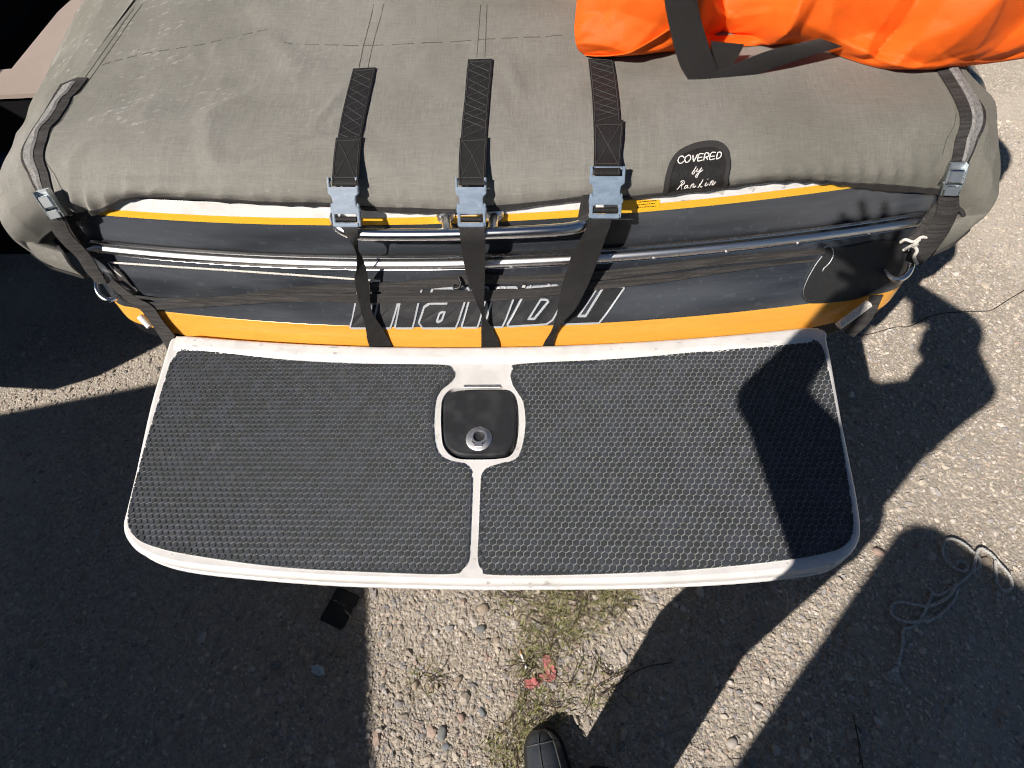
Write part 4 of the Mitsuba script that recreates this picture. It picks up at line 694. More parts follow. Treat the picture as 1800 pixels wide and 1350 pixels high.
tag('transom_strap', 'doubled black tie-down webbing running across the transom under the chrome rail', 'strap')
put('transom_strap__band', ribbon([(-0.8875, 0.8702, 0.7398), (-0.8415, 0.8660, 0.7330), (-0.7577, 0.8607, 0.7266), (-0.6058, 0.8512, 0.7414), (-0.4294, 0.8496, 0.7696), (-0.2662, 0.8456, 0.7825), (-0.1878, 0.8433, 0.7846), (-0.1099, 0.8448, 0.7917), (-0.0208, 0.8480, 0.7999), (0.0660, 0.8461, 0.7957), (0.1647, 0.8484, 0.7956), (0.2626, 0.8530, 0.7965), (0.4320, 0.8695, 0.8035), (0.5530, 0.8824, 0.8035), (0.6749, 0.8960, 0.8011), (0.7365, 0.9033, 0.7985)], [(-0.8860, 0.8666, 0.7377), (-0.8427, 0.8613, 0.7282), (-0.7593, 0.8552, 0.7206), (-0.6108, 0.8408, 0.7253), (-0.4348, 0.8385, 0.7494), (-0.2698, 0.8352, 0.7640), (-0.1907, 0.8329, 0.7663), (-0.1124, 0.8340, 0.7723), (-0.0225, 0.8375, 0.7806), (0.0652, 0.8369, 0.7788), (0.1647, 0.8391, 0.7788), (0.2634, 0.8433, 0.7786), (0.4341, 0.8607, 0.7867), (0.5557, 0.8749, 0.7889), (0.6781, 0.8892, 0.7875), (0.7396, 0.8977, 0.7872)], .0018, 6, 4, .001), 'worn_webbing', 50)
put('transom_strap__band', ribbon([(-0.8926, 0.8675, 0.7308), (-0.8441, 0.8615, 0.7155), (-0.7293, 0.8522, 0.7213), (-0.6069, 0.8445, 0.7352), (-0.4312, 0.8412, 0.7599), (-0.2697, 0.8308, 0.7614), (-0.1126, 0.8270, 0.7670), (-0.0231, 0.8273, 0.7697), (0.0650, 0.8280, 0.7702), (0.1646, 0.8328, 0.7730), (0.2633, 0.8408, 0.7777), (0.3734, 0.8508, 0.7814), (0.4953, 0.8636, 0.7835), (0.6176, 0.8782, 0.7836), (0.7193, 0.8906, 0.7797)], [(-0.8867, 0.8626, 0.7279), (-0.8504, 0.8517, 0.6997), (-0.7339, 0.8438, 0.7083), (-0.6109, 0.8375, 0.7231), (-0.4362, 0.8304, 0.7410), (-0.2733, 0.8200, 0.7428), (-0.1151, 0.8151, 0.7464), (-0.0250, 0.8149, 0.7481), (0.0641, 0.8169, 0.7509), (0.1646, 0.8232, 0.7561), (0.2640, 0.8318, 0.7621), (0.3748, 0.8420, 0.7658), (0.4969, 0.8574, 0.7724), (0.6189, 0.8746, 0.7769), (0.7207, 0.8876, 0.7742)], .0018, 6, 4, .001), 'worn_webbing', 50)
put('transom_strap__hook', tube(spline([(-0.0508, 0.8429, 0.7974), (-0.0463, 0.8348, 0.7898), (-0.0495, 0.8279, 0.7810), (-0.0601, 0.8280, 0.7774), (-0.0635, 0.8332, 0.7829)], 6), .0035, 10), 'dark_paint', 50)
tag('white_line', 'thin braided white line stretched along the left half of the chrome rail', 'cord')
rp = spline([(-0.9039, 0.9241, 0.7863), (-0.8227, 0.9119, 0.7896), (-0.7030, 0.8954, 0.7927), (-0.5882, 0.8815, 0.7944), (-0.4506, 0.8666, 0.7931), (-0.3177, 0.8544, 0.7893), (-0.2295, 0.8473, 0.7851)], 16)
ph = np.linspace(0, 240, len(rp)); put('white_line__line', cat([tube(rp + np.stack([0 * ph, -.0006 * np.sin(ph * k + c), .0011 * np.cos(ph * k + c)], 1), .0021, 6) for k, c in ((1, 0), (1, 2.1), (1, 4.2))]), 'white_rope', 60)
put('white_line__end', tube(spline([(-0.8962, 0.9186, 0.7898), (-0.8916, 0.9127, 0.7805), (-0.8836, 0.9062, 0.7717), (-0.8723, 0.8993, 0.7631)], 5), .0016, 6), 'white_rope', 60)
tag('short_rope', 'short white cord knotted round the right stern eye', 'cord')
put('short_rope__cord', cat([tube(spline([(0.8944, 0.9136, 0.7997), (0.8968, 0.9088, 0.8123), (0.9090, 0.8998, 0.8140), (0.9186, 0.9001, 0.8261), (0.9388, 0.9018, 0.8190), (0.9399, 0.9004, 0.8076), (0.9196, 0.8974, 0.8095), (0.9046, 0.8948, 0.8061), (0.8992, 0.8981, 0.7916)], 8), .0032, 8), tube(spline([(0.9060, 0.8940, 0.8116), (0.9153, 0.8841, 0.8048), (0.9138, 0.8771, 0.7922), (0.9280, 0.8743, 0.7744)], 8), .0034, 8), tube(spline([(0.9142, 0.8963, 0.8235), (0.9069, 0.8899, 0.8204), (0.9077, 0.8893, 0.8097)], 6), .0036, 8)]), 'white_rope', 60)

# ------------------------------------------------------------------ trailer
tag('boat_trailer', 'navy boat trailer with broad fenders either side of the boat', 'trailer')
for sg in (-1, 1):
    pl = Polygon([(sg * x, y) for x, y in (((1.04, 1.40), (1.22, 1.42), (1.38, 1.52), (1.47, 1.66), (1.49, 1.85), (1.49, 3.1), (1.04, 3.1)) if sg > 0 else ((1.04, 1.36), (1.5, 1.38), (1.74, 1.46), (1.80, 1.58), (1.76, 1.70), (1.48, 1.73), (1.46, 3.1), (1.04, 3.1)))]).buffer(-.05).buffer(.05)
    pl = Polygon(pl.exterior.segmentize(.03).coords)
    sd, tp, rr = pillow(pl, [(0, .42), (0, .60 - .1 * (sg < 0))] + [(.12 * (1 - math.cos(q)), .60 - .1 * (sg < 0) + .12 * math.sin(q)) for q in np.linspace(.15, 1.45, 9)])
    put('boat_trailer__fender', cat([sd, cap(tp, rr[-1][0, 2])]), 'navy_paint', 50)
    for yy in (1.95, 2.75):
        wh = trimesh.creation.revolve(np.array([(.12, -.1), (.29, -.105), (.325, -.08), (.33, 0), (.325, .08), (.29, .105), (.12, .1)]), sections=40)
        put('boat_trailer__wheel', frame(wh, (sg * 1.27, yy, .33), (0, 1, 0), (0, 0, 1)), 'tyre', 40)
    put('boat_trailer__frame_rail', bx(.07, 4.2, .10, (sg * .62, 2.6, .27), .006), 'navy_paint')
put('boat_trailer__rear_beam', bx(1.5, .08, .08, (0, 1.1, .27), .006), 'navy_paint')

# ------------------------------------------------------------------ things lying on the gravel
def on_ground(p, up=0.0):
    p = np.asarray(p, float).copy(); p[:, 2] = ground_z(p[:, 0], p[:, 1]) + up; return p
tag('tangled_rope', 'tangled pale grey rope with a frayed end lying on the gravel at lower right', 'rope')
strands = [[(1.0560, 0.2002, 0.0000), (1.0744, 0.2392, 0.0000), (1.0874, 0.2705, 0.0000), (1.1120, 0.2781, 0.0000), (1.1381, 0.2944, 0.0000), (1.1676, 0.3286, 0.0000), (1.1947, 0.3634, 0.0000), (1.1949, 0.3771, 0.0000), (1.1883, 0.3800, 0.0000)],
 [(1.1651, 0.3300, 0.0000), (1.1340, 0.3354, 0.0000), (1.1072, 0.3409, 0.0000), (1.0845, 0.3360, 0.0000), (1.0698, 0.3179, 0.0000), (1.0768, 0.2976, 0.0000), (1.1039, 0.2894, 0.0000), (1.1376, 0.2930, 0.0000), (1.1823, 0.3025, 0.0000), (1.2211, 0.3281, 0.0000), (1.2519, 0.3554, 0.0000), (1.2711, 0.3829, 0.0000)],
 [(1.1947, 0.3634, 0.0000), (1.2118, 0.3607, 0.0000), (1.2342, 0.3687, 0.0000), (1.2616, 0.3858, -0.0000), (1.2944, 0.4048, 0.0000), (1.3278, 0.4287, 0.0000), (1.3499, 0.4384, 0.0000), (1.3624, 0.4625, 0.0000), (1.3538, 0.4801, 0.0000), (1.3359, 0.5027, 0.0000), (1.3131, 0.5173, 0.0000), (1.2926, 0.5171, 0.0000), (1.2755, 0.5003, 0.0000), (1.2651, 0.4757, 0.0000), (1.2688, 0.4516, 0.0000), (1.2825, 0.4343, -0.0000), (1.3026, 0.4267, -0.0000), (1.3167, 0.4395, 0.0000), (1.3122, 0.4522, 0.0000), (1.2973, 0.4536, 0.0000), (1.2864, 0.4407, 0.0000)],
 [(1.1641, 0.3271, 0.0000), (1.2089, 0.3442, 0.0000), (1.2416, 0.3642, 0.0000), (1.2679, 0.3905, 0.0000)],
 [(1.3229, 0.4239, 0.0000), (1.3401, 0.4526, 0.0000), (1.3522, 0.4720, 0.0000), (1.3722, 0.4917, -0.0000), (1.3865, 0.4886, 0.0000), (1.3987, 0.4726, -0.0000), (1.4062, 0.4456, 0.0000), (1.4168, 0.4160, 0.0000), (1.4141, 0.3914, 0.0000), (1.4008, 0.3775, 0.0000), (1.3865, 0.3788, 0.0000), (1.3795, 0.3985, 0.0000), (1.3884, 0.4280, 0.0000), (1.3969, 0.4565, 0.0000)]]
for i, s_ in enumerate(strands):
    p = spline(s_, 22); L_ = np.concatenate([[0], np.cumsum(np.linalg.norm(np.diff(p[:, :2], axis=0), axis=1))]); g = on_ground(p, .007); g[:, 2] = np.convolve(np.pad(g[:, 2], 6, 'edge'), np.ones(13) / 13, 'valid') + .003 * np.sin(L_ * 40 + i * 1.7) + .0024 * i
    d_ = np.gradient(g, axis=0); d_ /= np.linalg.norm(d_, axis=1, keepdims=True) + 1e-9; n1 = np.cross(d_, [0, 0, 1.0]); n2 = np.cross(n1, d_)
    put('tangled_rope__strand', cat([tube(g + n1 * (.0021 * np.cos(L_ * 300 + c))[:, None] + n2 * (.0021 * np.sin(L_ * 300 + c))[:, None], .0024, 6) for c in (0, 2.094, 4.189)]), 'grey_rope', 60)
fr = on_ground(np.array([(1.0560, 0.2002, 0.0000), (1.0450, 0.1838, 0.0000)]), .005); fd = fr[1] - fr[0]; fray = [tube(fr, [.005, .008], 8)]
for k in range(16):
    a = (k - 7.5) * .055; d_ = np.array([fd[0] * math.cos(a) - fd[1] * math.sin(a), fd[0] * math.sin(a) + fd[1] * math.cos(a), 0]) / np.linalg.norm(fd[:2])
    e0 = fr[1] - d_ * .012; fray.append(tube([e0, e0 + d_ * .03 + [0, 0, .004], e0 + d_ * (.052 + .012 * rng.random()) + [0, 0, rng.uniform(-.003, .004)]], [.0022, .0016, .0008], 5))
put('tangled_rope__frayed_end', cat(fray), 'grey_rope', 60)
tag('ground_string', 'thin dark cord running over the gravel right of the platform corner', 'string')
put('ground_string__line', tube(on_ground(spline([(1.2143, 1.3261, 0.0000), (1.2485, 1.2756, 0.0000), (1.2843, 1.2621, -0.0000), (1.3930, 1.2938, 0.0000), (1.4546, 1.3005, 0.0000), (1.5495, 1.3461, 0.0000), (1.6539, 1.3600, 0.0000), (1.7295, 1.3611, 0.0000), (1.7670, 1.3710, -0.0000), (1.8469, 1.4208, 0.0000), (1.9941, 1.5068, -0.0000)], 8), .006), .0016, 6), 'binding', 60)

def stone(key, p, size, col, squash, label, ang):
    m = trimesh.creation.icosphere(subdivisions=2); v = np.array(m.vertices)
    v = v * (1 + .35 * (meshkit.fbm(v * 1.3 + rng.uniform(0, 50, 3), 2, 5)[:, None] - .5))
    v = np.sign(v) * np.abs(v) ** .86
    v = v * size * .8 * np.array(squash); c, s_ = math.cos(ang), math.sin(ang); v = v @ np.array([[c, s_, 0], [-s_, c, 0], [0, 0, 1]])
    v = v + np.array([p[0], p[1], ground_z(np.array([p[0]]), np.array([p[1]]))[0] + size * squash[2] * .35])
    mat = 'stone_' + '_'.join(str(int(x * 100)) for x in col)
    if mat not in scene: pbr(mat, mikit.proc(lambda p, n, uv, c=col: mi.Color3f(*c) * (.75 + .5 * fbm(p.x * 90, p.y * 90, p.z * 90, 3))), .85, .25)
    tag(put(key, tm(v, m.faces), mat, True), label, 'stone')
TAN, PALE, GREY, PINK, SLATE = (.36, .30, .235), (.42, .39, .35), (.20, .205, .205), (.34, .255, .22), (.19, .205, .225)
for p, size, col, sq, lab, ang in [
    ((-0.0491, 0.3013, 0.0000), .020, TAN, (1, .8, .5), 'tan angular stone just below the platform edge, left of the weeds', .3),
    ((-0.2080, 0.2420, 0.0000), .016, PALE, (1, .55, .5), 'pale oval stone below the platform, on sunlit gravel', 1.0),
    ((-0.1081, 0.3188, 0.0000), .012, PINK, (1, .8, .5), 'small reddish stone near the platform edge', .5),
    ((-0.1082, 0.1173, 0.0000), .022, TAN, (1, .45, .4), 'long tan stone in the middle of the sunlit gravel', .95),
    ((-0.2223, 0.1049, 0.0000), .015, TAN, (1, .7, .6), 'brownish egg-shaped stone left of the long tan stone', 1.5),
    ((-0.0525, 0.2482, 0.0000), .017, GREY, (1, .7, .5), 'dark green-grey stone beside a tan pebble above the red scrap', .2),
    ((-0.0061, 0.2198, 0.0000), .012, TAN, (1, .8, .6), 'tan round pebble left of the weeds, above the cigarette end', .8),
    ((-0.1385, -0.0037, 0.0000), .022, GREY, (1, .65, .45), 'flat dark grey stone at the bottom, left of the shoe', 1.4),
    ((-0.0376, 0.0475, 0.0000), .016, SLATE, (1, .6, .5), 'slate-blue stone between the long tan stone and the shoe', 2.2),
    ((-0.0908, 0.0332, 0.0000), .014, PINK, (1, .75, .6), 'pinkish tan stone above the flat dark grey stone', 2.1),
    ((-0.1256, -0.0306, 0.0000), .013, SLATE, (1, .8, .6), 'small slate-blue stone just below the flat dark grey stone', .4),
    ((1.0915, 0.4783, 0.0000), .021, PINK, (1, .6, .6), 'reddish brown stone beyond the platform corner at right', 2.5),
    ((1.3768, 0.4563, -0.0000), .024, TAN, (1, .7, .45), 'brown stone lying inside the loops of the tangled rope', .3),
    ((0.5926, -0.0013, 0.0000), .017, PALE, (1, .8, .7), 'largest pale stone on the sunlit strip at the bottom', .6),
    ((0.6287, -0.0380, 0.0000), .016, GREY, (1, .8, .7), 'grey stone at the very bottom of the sunlit strip', 1.9),
    ((0.6722, 0.0789, 0.0000), .014, PALE, (1, .7, .6), 'pale stone higher up on the sunlit strip beside the shadow', 2.9),
    ((1.5235, 1.1229, 0.0000), .016, SLATE, (1, .6, .5), 'blue-grey stone on sunlit gravel at the right, level with the platform top', .7),
    ((-0.6220, 0.1437, 0.0000), .020, GREY, (1, .7, .5), 'dull grey stone in the shadow below the platform at left', .2)]:
    stone('stone', p, size, col, sq, lab, ang)

def sheet(poly, h0, amp, seed, step=.004):
    """A crumpled flat scrap with thickness."""
    x0, y0, x1, y1 = poly.bounds; xs_, ys_ = np.arange(x0, x1 + step, step), np.arange(y0, y1 + step, step); X_, Y_ = np.meshgrid(xs_, ys_, indexing='ij')
    q = np.stack([X_ * 60, Y_ * 60, 0 * X_], -1)
    Z_ = ground_z(X_, Y_) + h0 + amp * np.abs(meshkit.noise(q, seed) - .5) * 2 + amp * .5 * meshkit.noise(q * 2.3, seed + 1)
    i = np.arange(X_.size).reshape(X_.shape); cen = shapely.contains_xy(poly, (X_[:-1, :-1] + step / 2).ravel(), (Y_[:-1, :-1] + step / 2).ravel())
    f = np.stack([i[:-1, :-1], i[1:, :-1], i[1:, 1:], i[:-1, 1:]], -1).reshape(-1, 4)[cen]
    V = np.stack([X_, Y_, Z_], -1).reshape(-1, 3); f3 = np.vstack([f[:, [0, 1, 2]], f[:, [0, 2, 3]]]); n = len(V)
    return tm(np.vstack([V, V - [0, 0, .0012]]), np.vstack([f3, f3[:, ::-1] + n]))
def gpoly(pts): return Polygon(np.array(pts)[:, :2])
pbr('red_cloth', mikit.proc(lambda p, n, uv: mix((.36, .085, .085), (.50, .24, .23), fbm(p.x * 70, p.y * 70, p.z * 70, 3))), .8, .2)
tag(put('red_scrap', sheet(gpoly([(0.1177, 0.1839, 0.0000), (0.1364, 0.1871, 0.0000), (0.1532, 0.1596, 0.0000), (0.1559, 0.1295, 0.0000), (0.1391, 0.1209, 0.0000), (0.1239, 0.1233, 0.0000), (0.1087, 0.1107, 0.0000), (0.0906, 0.1022, 0.0000), (0.0722, 0.1085, -0.0000), (0.0719, 0.1246, 0.0000), (0.0903, 0.1278, 0.0000), (0.1147, 0.1366, 0.0000), (0.1270, 0.1479, 0.0000)]), .003, .010, 3), 'red_cloth', True), 'crumpled red plastic scrap among the weeds above the shoe', 'scrap')
pbr('blue_white', (.50, .58, .64), .5, .4)
tag(put('crushed_cap', sheet(gpoly([(-0.5142, 0.1434, 0.0000), (-0.4954, 0.1467, 0.0000), (-0.4781, 0.1415, 0.0000), (-0.4730, 0.1247, 0.0000), (-0.4865, 0.1202, 0.0000), (-0.5088, 0.1266, 0.0000)]), .006, .016, 9, .003), 'blue_white', True), 'crushed bluish white plastic piece in the shadow below the platform', 'litter')
ce = on_ground(np.array([(0.0630, 0.1854, 0.0000), (0.0776, 0.1522, 0.0000)]), .007)
pbr('filter_tan', (.45, .27, .11), .7, .2)
tag('cigarette_end', 'white cigarette end lying left of the red scrap', 'litter')
put('cigarette_end__paper', tube(ce, .0030, 10), 'white_thread', 40); put('cigarette_end__filter', tube([ce[0] + (ce[0] - ce[1]) * .3, ce[0]], .0031, 10), 'filter_tan', 40)
pbr('dry_leaf', (.50, .47, .38), .7, .3)
tag(put('dry_leaf', sheet(gpoly([(1.1378, 0.9753, 0.0000), (1.1507, 0.9686, 0.0000), (1.1604, 0.9510, 0.0000), (1.1646, 0.9401, 0.0000), (1.1513, 0.9445, 0.0000), (1.1403, 0.9576, 0.0000)]), .006, .008, 5, .003), 'dry_leaf', True), 'pale dry leaf on the shaded gravel right of the platform', 'leaf')
bo_ = np.array([(-0.4927, 0.3503, 0.0000), (-0.4351, 0.3287, 0.0000), (-0.4358, 0.2509, 0.0000), (-0.5062, 0.2586, 0.0000)]); bc = bo_.mean(0)
tag(put('rubber_block', frame(bx(.075, .10, .018, (0, 0, 0), .004), (bc[0], bc[1], .008), (bo_[1] - bo_[0]), (bo_[0] - bo_[3])), 'black_rubber', 30), 'black rubber block at the edge of the shadow under the platform', 'block')

# weeds: thin blades and stems in separate clumps
pbr('weed_green', mikit.proc(lambda p, n, uv: mix((.130, .145, .050), (.270, .270, .115), noise(p.x * 120, p.y * 120, p.z * 30))), .7, .25)
pbr('weed_dry', mikit.proc(lambda p, n, uv: mix((.30, .25, .16), (.46, .41, .30), noise(p.x * 90, p.y * 90, p.z * 20))), .8, .2)
pbr('twig_dark', (.085, .065, .048), .85, .2)
def blades(c, n, spread, length, width=.0014, lean=1.0):
    ms = []; c = np.asarray(c, float)
    a = rng.uniform(0, 2 * np.pi, n); r = spread * np.sqrt(rng.random(n)); bx_, by_ = c[0] + r * np.cos(a), c[1] + .8 * r * np.sin(a)
    h = length * rng.uniform(.35, 1.15, n); d = rng.uniform(0, 2 * np.pi, n); ln = lean * rng.uniform(.4, 1.3, n)
    P = []
    for t in (0, .35, .7, 1.0):
        k = h * ln * t ** 1.5; z = ground_z(bx_, by_) + h * (t - .35 * t * t * ln) * .8 - .002
        P.append(np.stack([bx_ + np.cos(d) * k + .1 * h * np.sin(d * 3 + t * 4), by_ + np.sin(d) * k + .1 * h * np.cos(d * 5 + t * 4), z], 1))
    P = np.stack(P, 1); wv = np.stack([-np.sin(d), np.cos(d), 0 * d], 1)[:, None] * (width * np.array([1, .9, .6, .1]))[None, :, None] * rng.uniform(.6, 1.4, (n, 1, 1))
    V = np.stack([P - wv, P + wv], 2).reshape(n, 8, 3); f = np.array([(0, 1, 3), (0, 3, 2), (2, 3, 5), (2, 5, 4), (4, 5, 7), (4, 7, 6)])
    return tm(V.reshape(-1, 3), (f[None] + 8 * np.arange(n)[:, None, None]).reshape(-1, 3))
def stems(c, n, length):
    ms = []
    for k in range(n):
        d = rng.uniform(0, 2 * np.pi); p = [np.array([c[0] + rng.normal(0, .02), c[1] + rng.normal(0, .015), 0])]
        for s_ in range(5): d += rng.normal(0, .35); p.append(p[-1] + [math.cos(d) * length / 5, math.sin(d) * length / 5, 0])
        p = on_ground(np.array(p), .006); p[:, 2] += .02 * np.sin(np.linspace(0, 2.6, 6)); ms.append(tube(p, [.0013, .0012, .0011, .0010, .0008, .0006], 4))
    return cat(ms)
for c, n, sp, ln, lab in [
    ((0.2311, 0.3219, 0.0000), 620, .095, .050, 'largest green weed clump at the platform edge, right of centre'),
    ((0.0564, 0.3453, 0.0000), 260, .080, .040, 'thin green weeds at the platform edge, left of the largest clump'),
    ((0.1382, 0.2478, 0.0000), 380, .075, .045, 'green weed patch between the platform and the red scrap'),
    ((0.0913, 0.1678, 0.0000), 240, .055, .040, 'weeds around the cigarette end'),
    ((0.1149, 0.0544, -0.0000), 330, .060, .040, 'weeds just in front of the shoe'),
    ((0.0499, -0.0228, 0.0000), 330, .060, .045, 'weeds at the bottom, left of the shoe'),
    ((0.2359, 0.1167, 0.0000), 190, .075, .035, 'sparse weeds right of the red scrap'),
    ((-0.1981, 0.1260, 0.0000), 80, .050, .032, 'small dry weed tuft left of the long tan stone'),
    ((0.3345, 0.3501, 0.0000), 200, .050, .045, 'rusty brown weed tuft at the right end of the platform weeds')]:
    k = 'weed_clump' if 'weed_clump' not in labels else f'weed_clump_{sum(x.startswith("weed_clump") for x in labels):03d}'
    tag(k, lab, 'weeds'); c = np.array(c)
    put(k + '__green_blades', blades(c, int(n * .5), sp * 1.1, ln * .85), 'weed_green'); put(k + '__dry_blades', blades(c, int(n * .4), sp * 1.3, ln * .8), 'weed_dry')
    put(k + '__stems', stems(c, 5 + n // 60, .09), 'twig_dark')
for pts, mat, lab in [([(-0.5012, 0.3244, 0.0000), (-0.4815, 0.3120, 0.0000), (-0.4644, 0.3028, 0.0000), (-0.4439, 0.2845, 0.0000), (-0.4119, 0.2574, 0.0000)], 'weed_dry', 'bare pale twig on the black block at the shadow edge'),
                      ([(-0.4890, 0.1930, 0.0000), (-0.4747, 0.1875, 0.0000), (-0.4644, 0.1936, 0.0000), (-0.4495, 0.1765, 0.0000), (-0.4337, 0.1624, 0.0000)], 'weed_dry', 'short pale twig below the black block'),
                      ([(0.2646, 0.0910, 0.0000), (0.3185, 0.1188, 0.0000), (0.3581, 0.1468, 0.0000), (0.4050, 0.1656, 0.0000), (0.4663, 0.1754, -0.0000)], 'twig_dark', 'dark twig shape for the stem shadow stretching right from the sparse weeds'),  # shadow of the weed stems, modelled as a dark strip
                      ([(0.2543, 0.1927, 0.0000), (0.2756, 0.1584, 0.0000), (0.3048, 0.1386, 0.0000), (0.3511, 0.1534, 0.0000)], 'twig_dark', 'crooked dark twig shape for a stem shadow right of the red scrap'),  # another stem shadow given dark geometry
                      ([(0.8999, 0.0664, 0.0000), (0.8985, 0.0272, -0.0000), (0.8931, -0.0203, 0.0000), (0.8911, -0.0457, 0.0000)], 'twig_dark', 'thin dark twig on the shaded gravel at the bottom right')]:
    k = 'twig' if 'twig' not in labels else f'twig_{sum(x.startswith("twig") for x in labels):03d}'
    p = on_ground(spline(pts, 4), .012); main = [tube(p, .0016, 5)]
    for j in range(2, len(p) - 1, 3):
        a = rng.uniform(-1, 1); d_ = (p[j + 1] - p[j - 1]); d_ = np.array([d_[0] * math.cos(a) - d_[1] * math.sin(a), d_[0] * math.sin(a) + d_[1] * math.cos(a), 0]); d_ /= np.linalg.norm(d_); main.append(tube([p[j], p[j] + d_ * .012 + [0, 0, .004], p[j] + d_ * .02], [.0011, .0009, .0005], 4))
    tag(put(k, cat(main), mat), lab, 'twig')

# ------------------------------------------------------------------ the neighbours; the unseen ones are built for the shade they cast
def wheel(key, c, r, w):
    t_ = trimesh.creation.revolve(np.array([(r * .62, -w / 2), (r * .95, -w / 2), (r, -w * .3), (r, w * .3), (r * .95, w / 2), (r * .62, w / 2)]), sections=36)
    return t_
tag('open_boat', 'dark open workboat with tan gunwale parked to the left', 'boat')
OB = [(-1.545, 1.75), (-1.58, 2.3), (-1.52, 3.0), (-1.60, 4.4), (-3.05, 4.4), (-3.1, 1.75)]
def loft(levels):
    R = np.stack([np.array([(x, y, z) for x, y in list(p) + [p[0]]]) for p, z in levels]); return grid(R)
low = [(-1.58, 1.78), (-1.60, 2.3), (-1.60, 3.0), (-1.66, 4.3), (-3.0, 4.3), (-3.05, 1.78)]
tag('added_skiff', 'added unseen dark hull with raked end outside the frame to the left, shaped for its shade', 'boat')
bow = [(0, 1.00), (.3, .83), (.6, .57), (.8, .47), (1.0, .43), (1.3, .41)]  # unseen body added; its raked end follows the edge of the shade
put('added_skiff__hull', cat([loft([([(-2.20, y_), (-2.20, 1.47), (-3.5, 1.47), (-3.5, y_ + .1)], z_) for z_, y_ in bow]), extrude(Polygon([(-2.20, .41), (-2.20, 1.47), (-3.5, 1.47), (-3.5, .51)]), .03, 1.30)]), 'dark_paint')
put('added_skiff__cover', extrude(Polygon([(-2.24, .46), (-2.24, 1.43), (-3.46, 1.43), (-3.46, .55)]), .06, 1.33), 'binding')
put('open_boat__hull', loft([(low, -.02), (OB, .735)]), 'dark_paint')
inn = list(Polygon(OB).buffer(-.15, join_style='mitre').exterior.coords)[:-1]
put('open_boat__gunwale', cat([extrude(Polygon(OB).buffer(.012, join_style='mitre').difference(Polygon(inn)), .014, .7355)]), 'tan_paint')
put('open_boat__well', cat([extrude(Polygon(OB).buffer(-.13, join_style='mitre').difference(Polygon(inn)), .70, .03), extrude(Polygon(OB).buffer(-.10, join_style='mitre'), .02, .03)]), 'dark_paint')

def vehicle(key, label, cat_, o, fwd, L_, W_, H_, mat):
    """A van: body with sloped front, windows, wheels, lamps; o the rear right roof corner's foot, fwd its heading."""
    tag(key, label, cat_)
    prof = Polygon([(0, .28), (0, H_ - .10), (.10, H_), (L_ * .66, H_), (L_ * .80, H_ * .64), (L_ * .98, H_ * .52), (L_, H_ * .40), (L_, .28)]).buffer(-.04).buffer(.04)
    bo = extrude(prof, W_)
    f = np.array([fwd[0], fwd[1], 0.0]); f /= np.linalg.norm(f); up_ = np.array([0, 0, 1.0])
    put(key + '__body', frame(bo, (o[0], o[1], 0), f, up_), mat, 30)
    n_ = np.cross(f, up_)
    def piece(name, pg, h, off, m): put(key + '__' + name, frame(extrude(pg, h), np.array([o[0], o[1], 0]) + n_ * off, f, up_), m, 30)
    for off in (-.006, W_ - .004):
        piece('side_window', Polygon([(.2, H_ * .62), (.2, H_ - .16), (L_ * .64, H_ - .16), (L_ * .74, H_ * .66), (L_ * .74, H_ * .62)]).buffer(-.02).buffer(.02), .01, off, 'dark_glass')
        piece('side_door', sbox(L_ * .36, .36, L_ * .66, H_ * .60).buffer(-.02).buffer(.02), .012, off - .001, mat)
    for x_ in (.6, L_ - .65):
        for off in (.10, W_ - .10):
            put(key + '__wheel', frame(wheel('', 0, .31, .20), np.array([o[0], o[1], .31]) + f * x_ + n_ * off, f, up_), 'tyre', 40)
    put(key + '__rear_window', frame(bx(.010, H_ * .30, W_ * .8, (0, 0, 0), .003), np.array([o[0], o[1], H_ * .74]) + n_ * W_ / 2 - f * .004, f, up_), 'dark_glass')
    put(key + '__bumper', frame(bx(.10, .16, W_ * .98, (0, 0, 0), .03), np.array([o[0], o[1], .38]) + n_ * W_ / 2 - f * .03, f, up_), 'black_plastic', 30)
c14, s14 = math.cos(math.radians(13)), math.sin(math.radians(13))
vehicle('dark_van', 'dark van standing outside the frame to the left, casting the broad shade', 'van', (-1.874, .02), (s14, -c14), 4.3, 1.75, 1.60, 'dark_paint')
E_, Q_ = np.array([.6981, .7160]), np.array([.7160, -.6981])
tag('added_box_trailer', 'added unseen dark box in trailer form behind the camera, shaped for the shade at lower right', 'trailer')
C0 = E_ * -.70  # unseen box added here, its outline fitted to the lower-right shade
BK = float(np.cross([Q_[0], Q_[1], 0.0], [0, 0, 1.0])[:2] @ E_ > 0)        # 1 where the section's depth runs towards the yard
def across(pg, h, back):                                              # a cross-section (width, height) drawn out away from the sunlit yard
    return frame(extrude(pg, h), np.array([*(C0 - E_ * back), 0.0]), np.array([Q_[0], Q_[1], 0]), (0, 0, 1))
put('added_box_trailer__box', across(sbox(.455, 1.04, 2.25, 1.765).buffer(-.10).buffer(.10), 2.2, BK * 2.2), 'dark_paint', 30)
put('added_box_trailer__chassis', across(sbox(.52, .45, 2.18, 1.05), 2.1, .05 + BK * 2.1), 'dark_paint', 30)
for p_ in (.64, 2.06):
    put('added_box_trailer__wheel', frame(wheel('', 0, .33, .20), np.array([*(C0 - E_ * 1.2 + Q_ * p_), .33]), np.array([E_[0], E_[1], 0]), (0, 0, 1)), 'tyre', 40)
for p_ in (.92, 1.80):
    put('added_box_trailer__door', frame(bx(.80, .60, .02, (0, 0, 0), .006), np.array([*(C0 + E_ * .012 + Q_ * p_), 1.40]), np.array([Q_[0], Q_[1], 0]), (0, 0, 1)), 'dark_paint', 30)

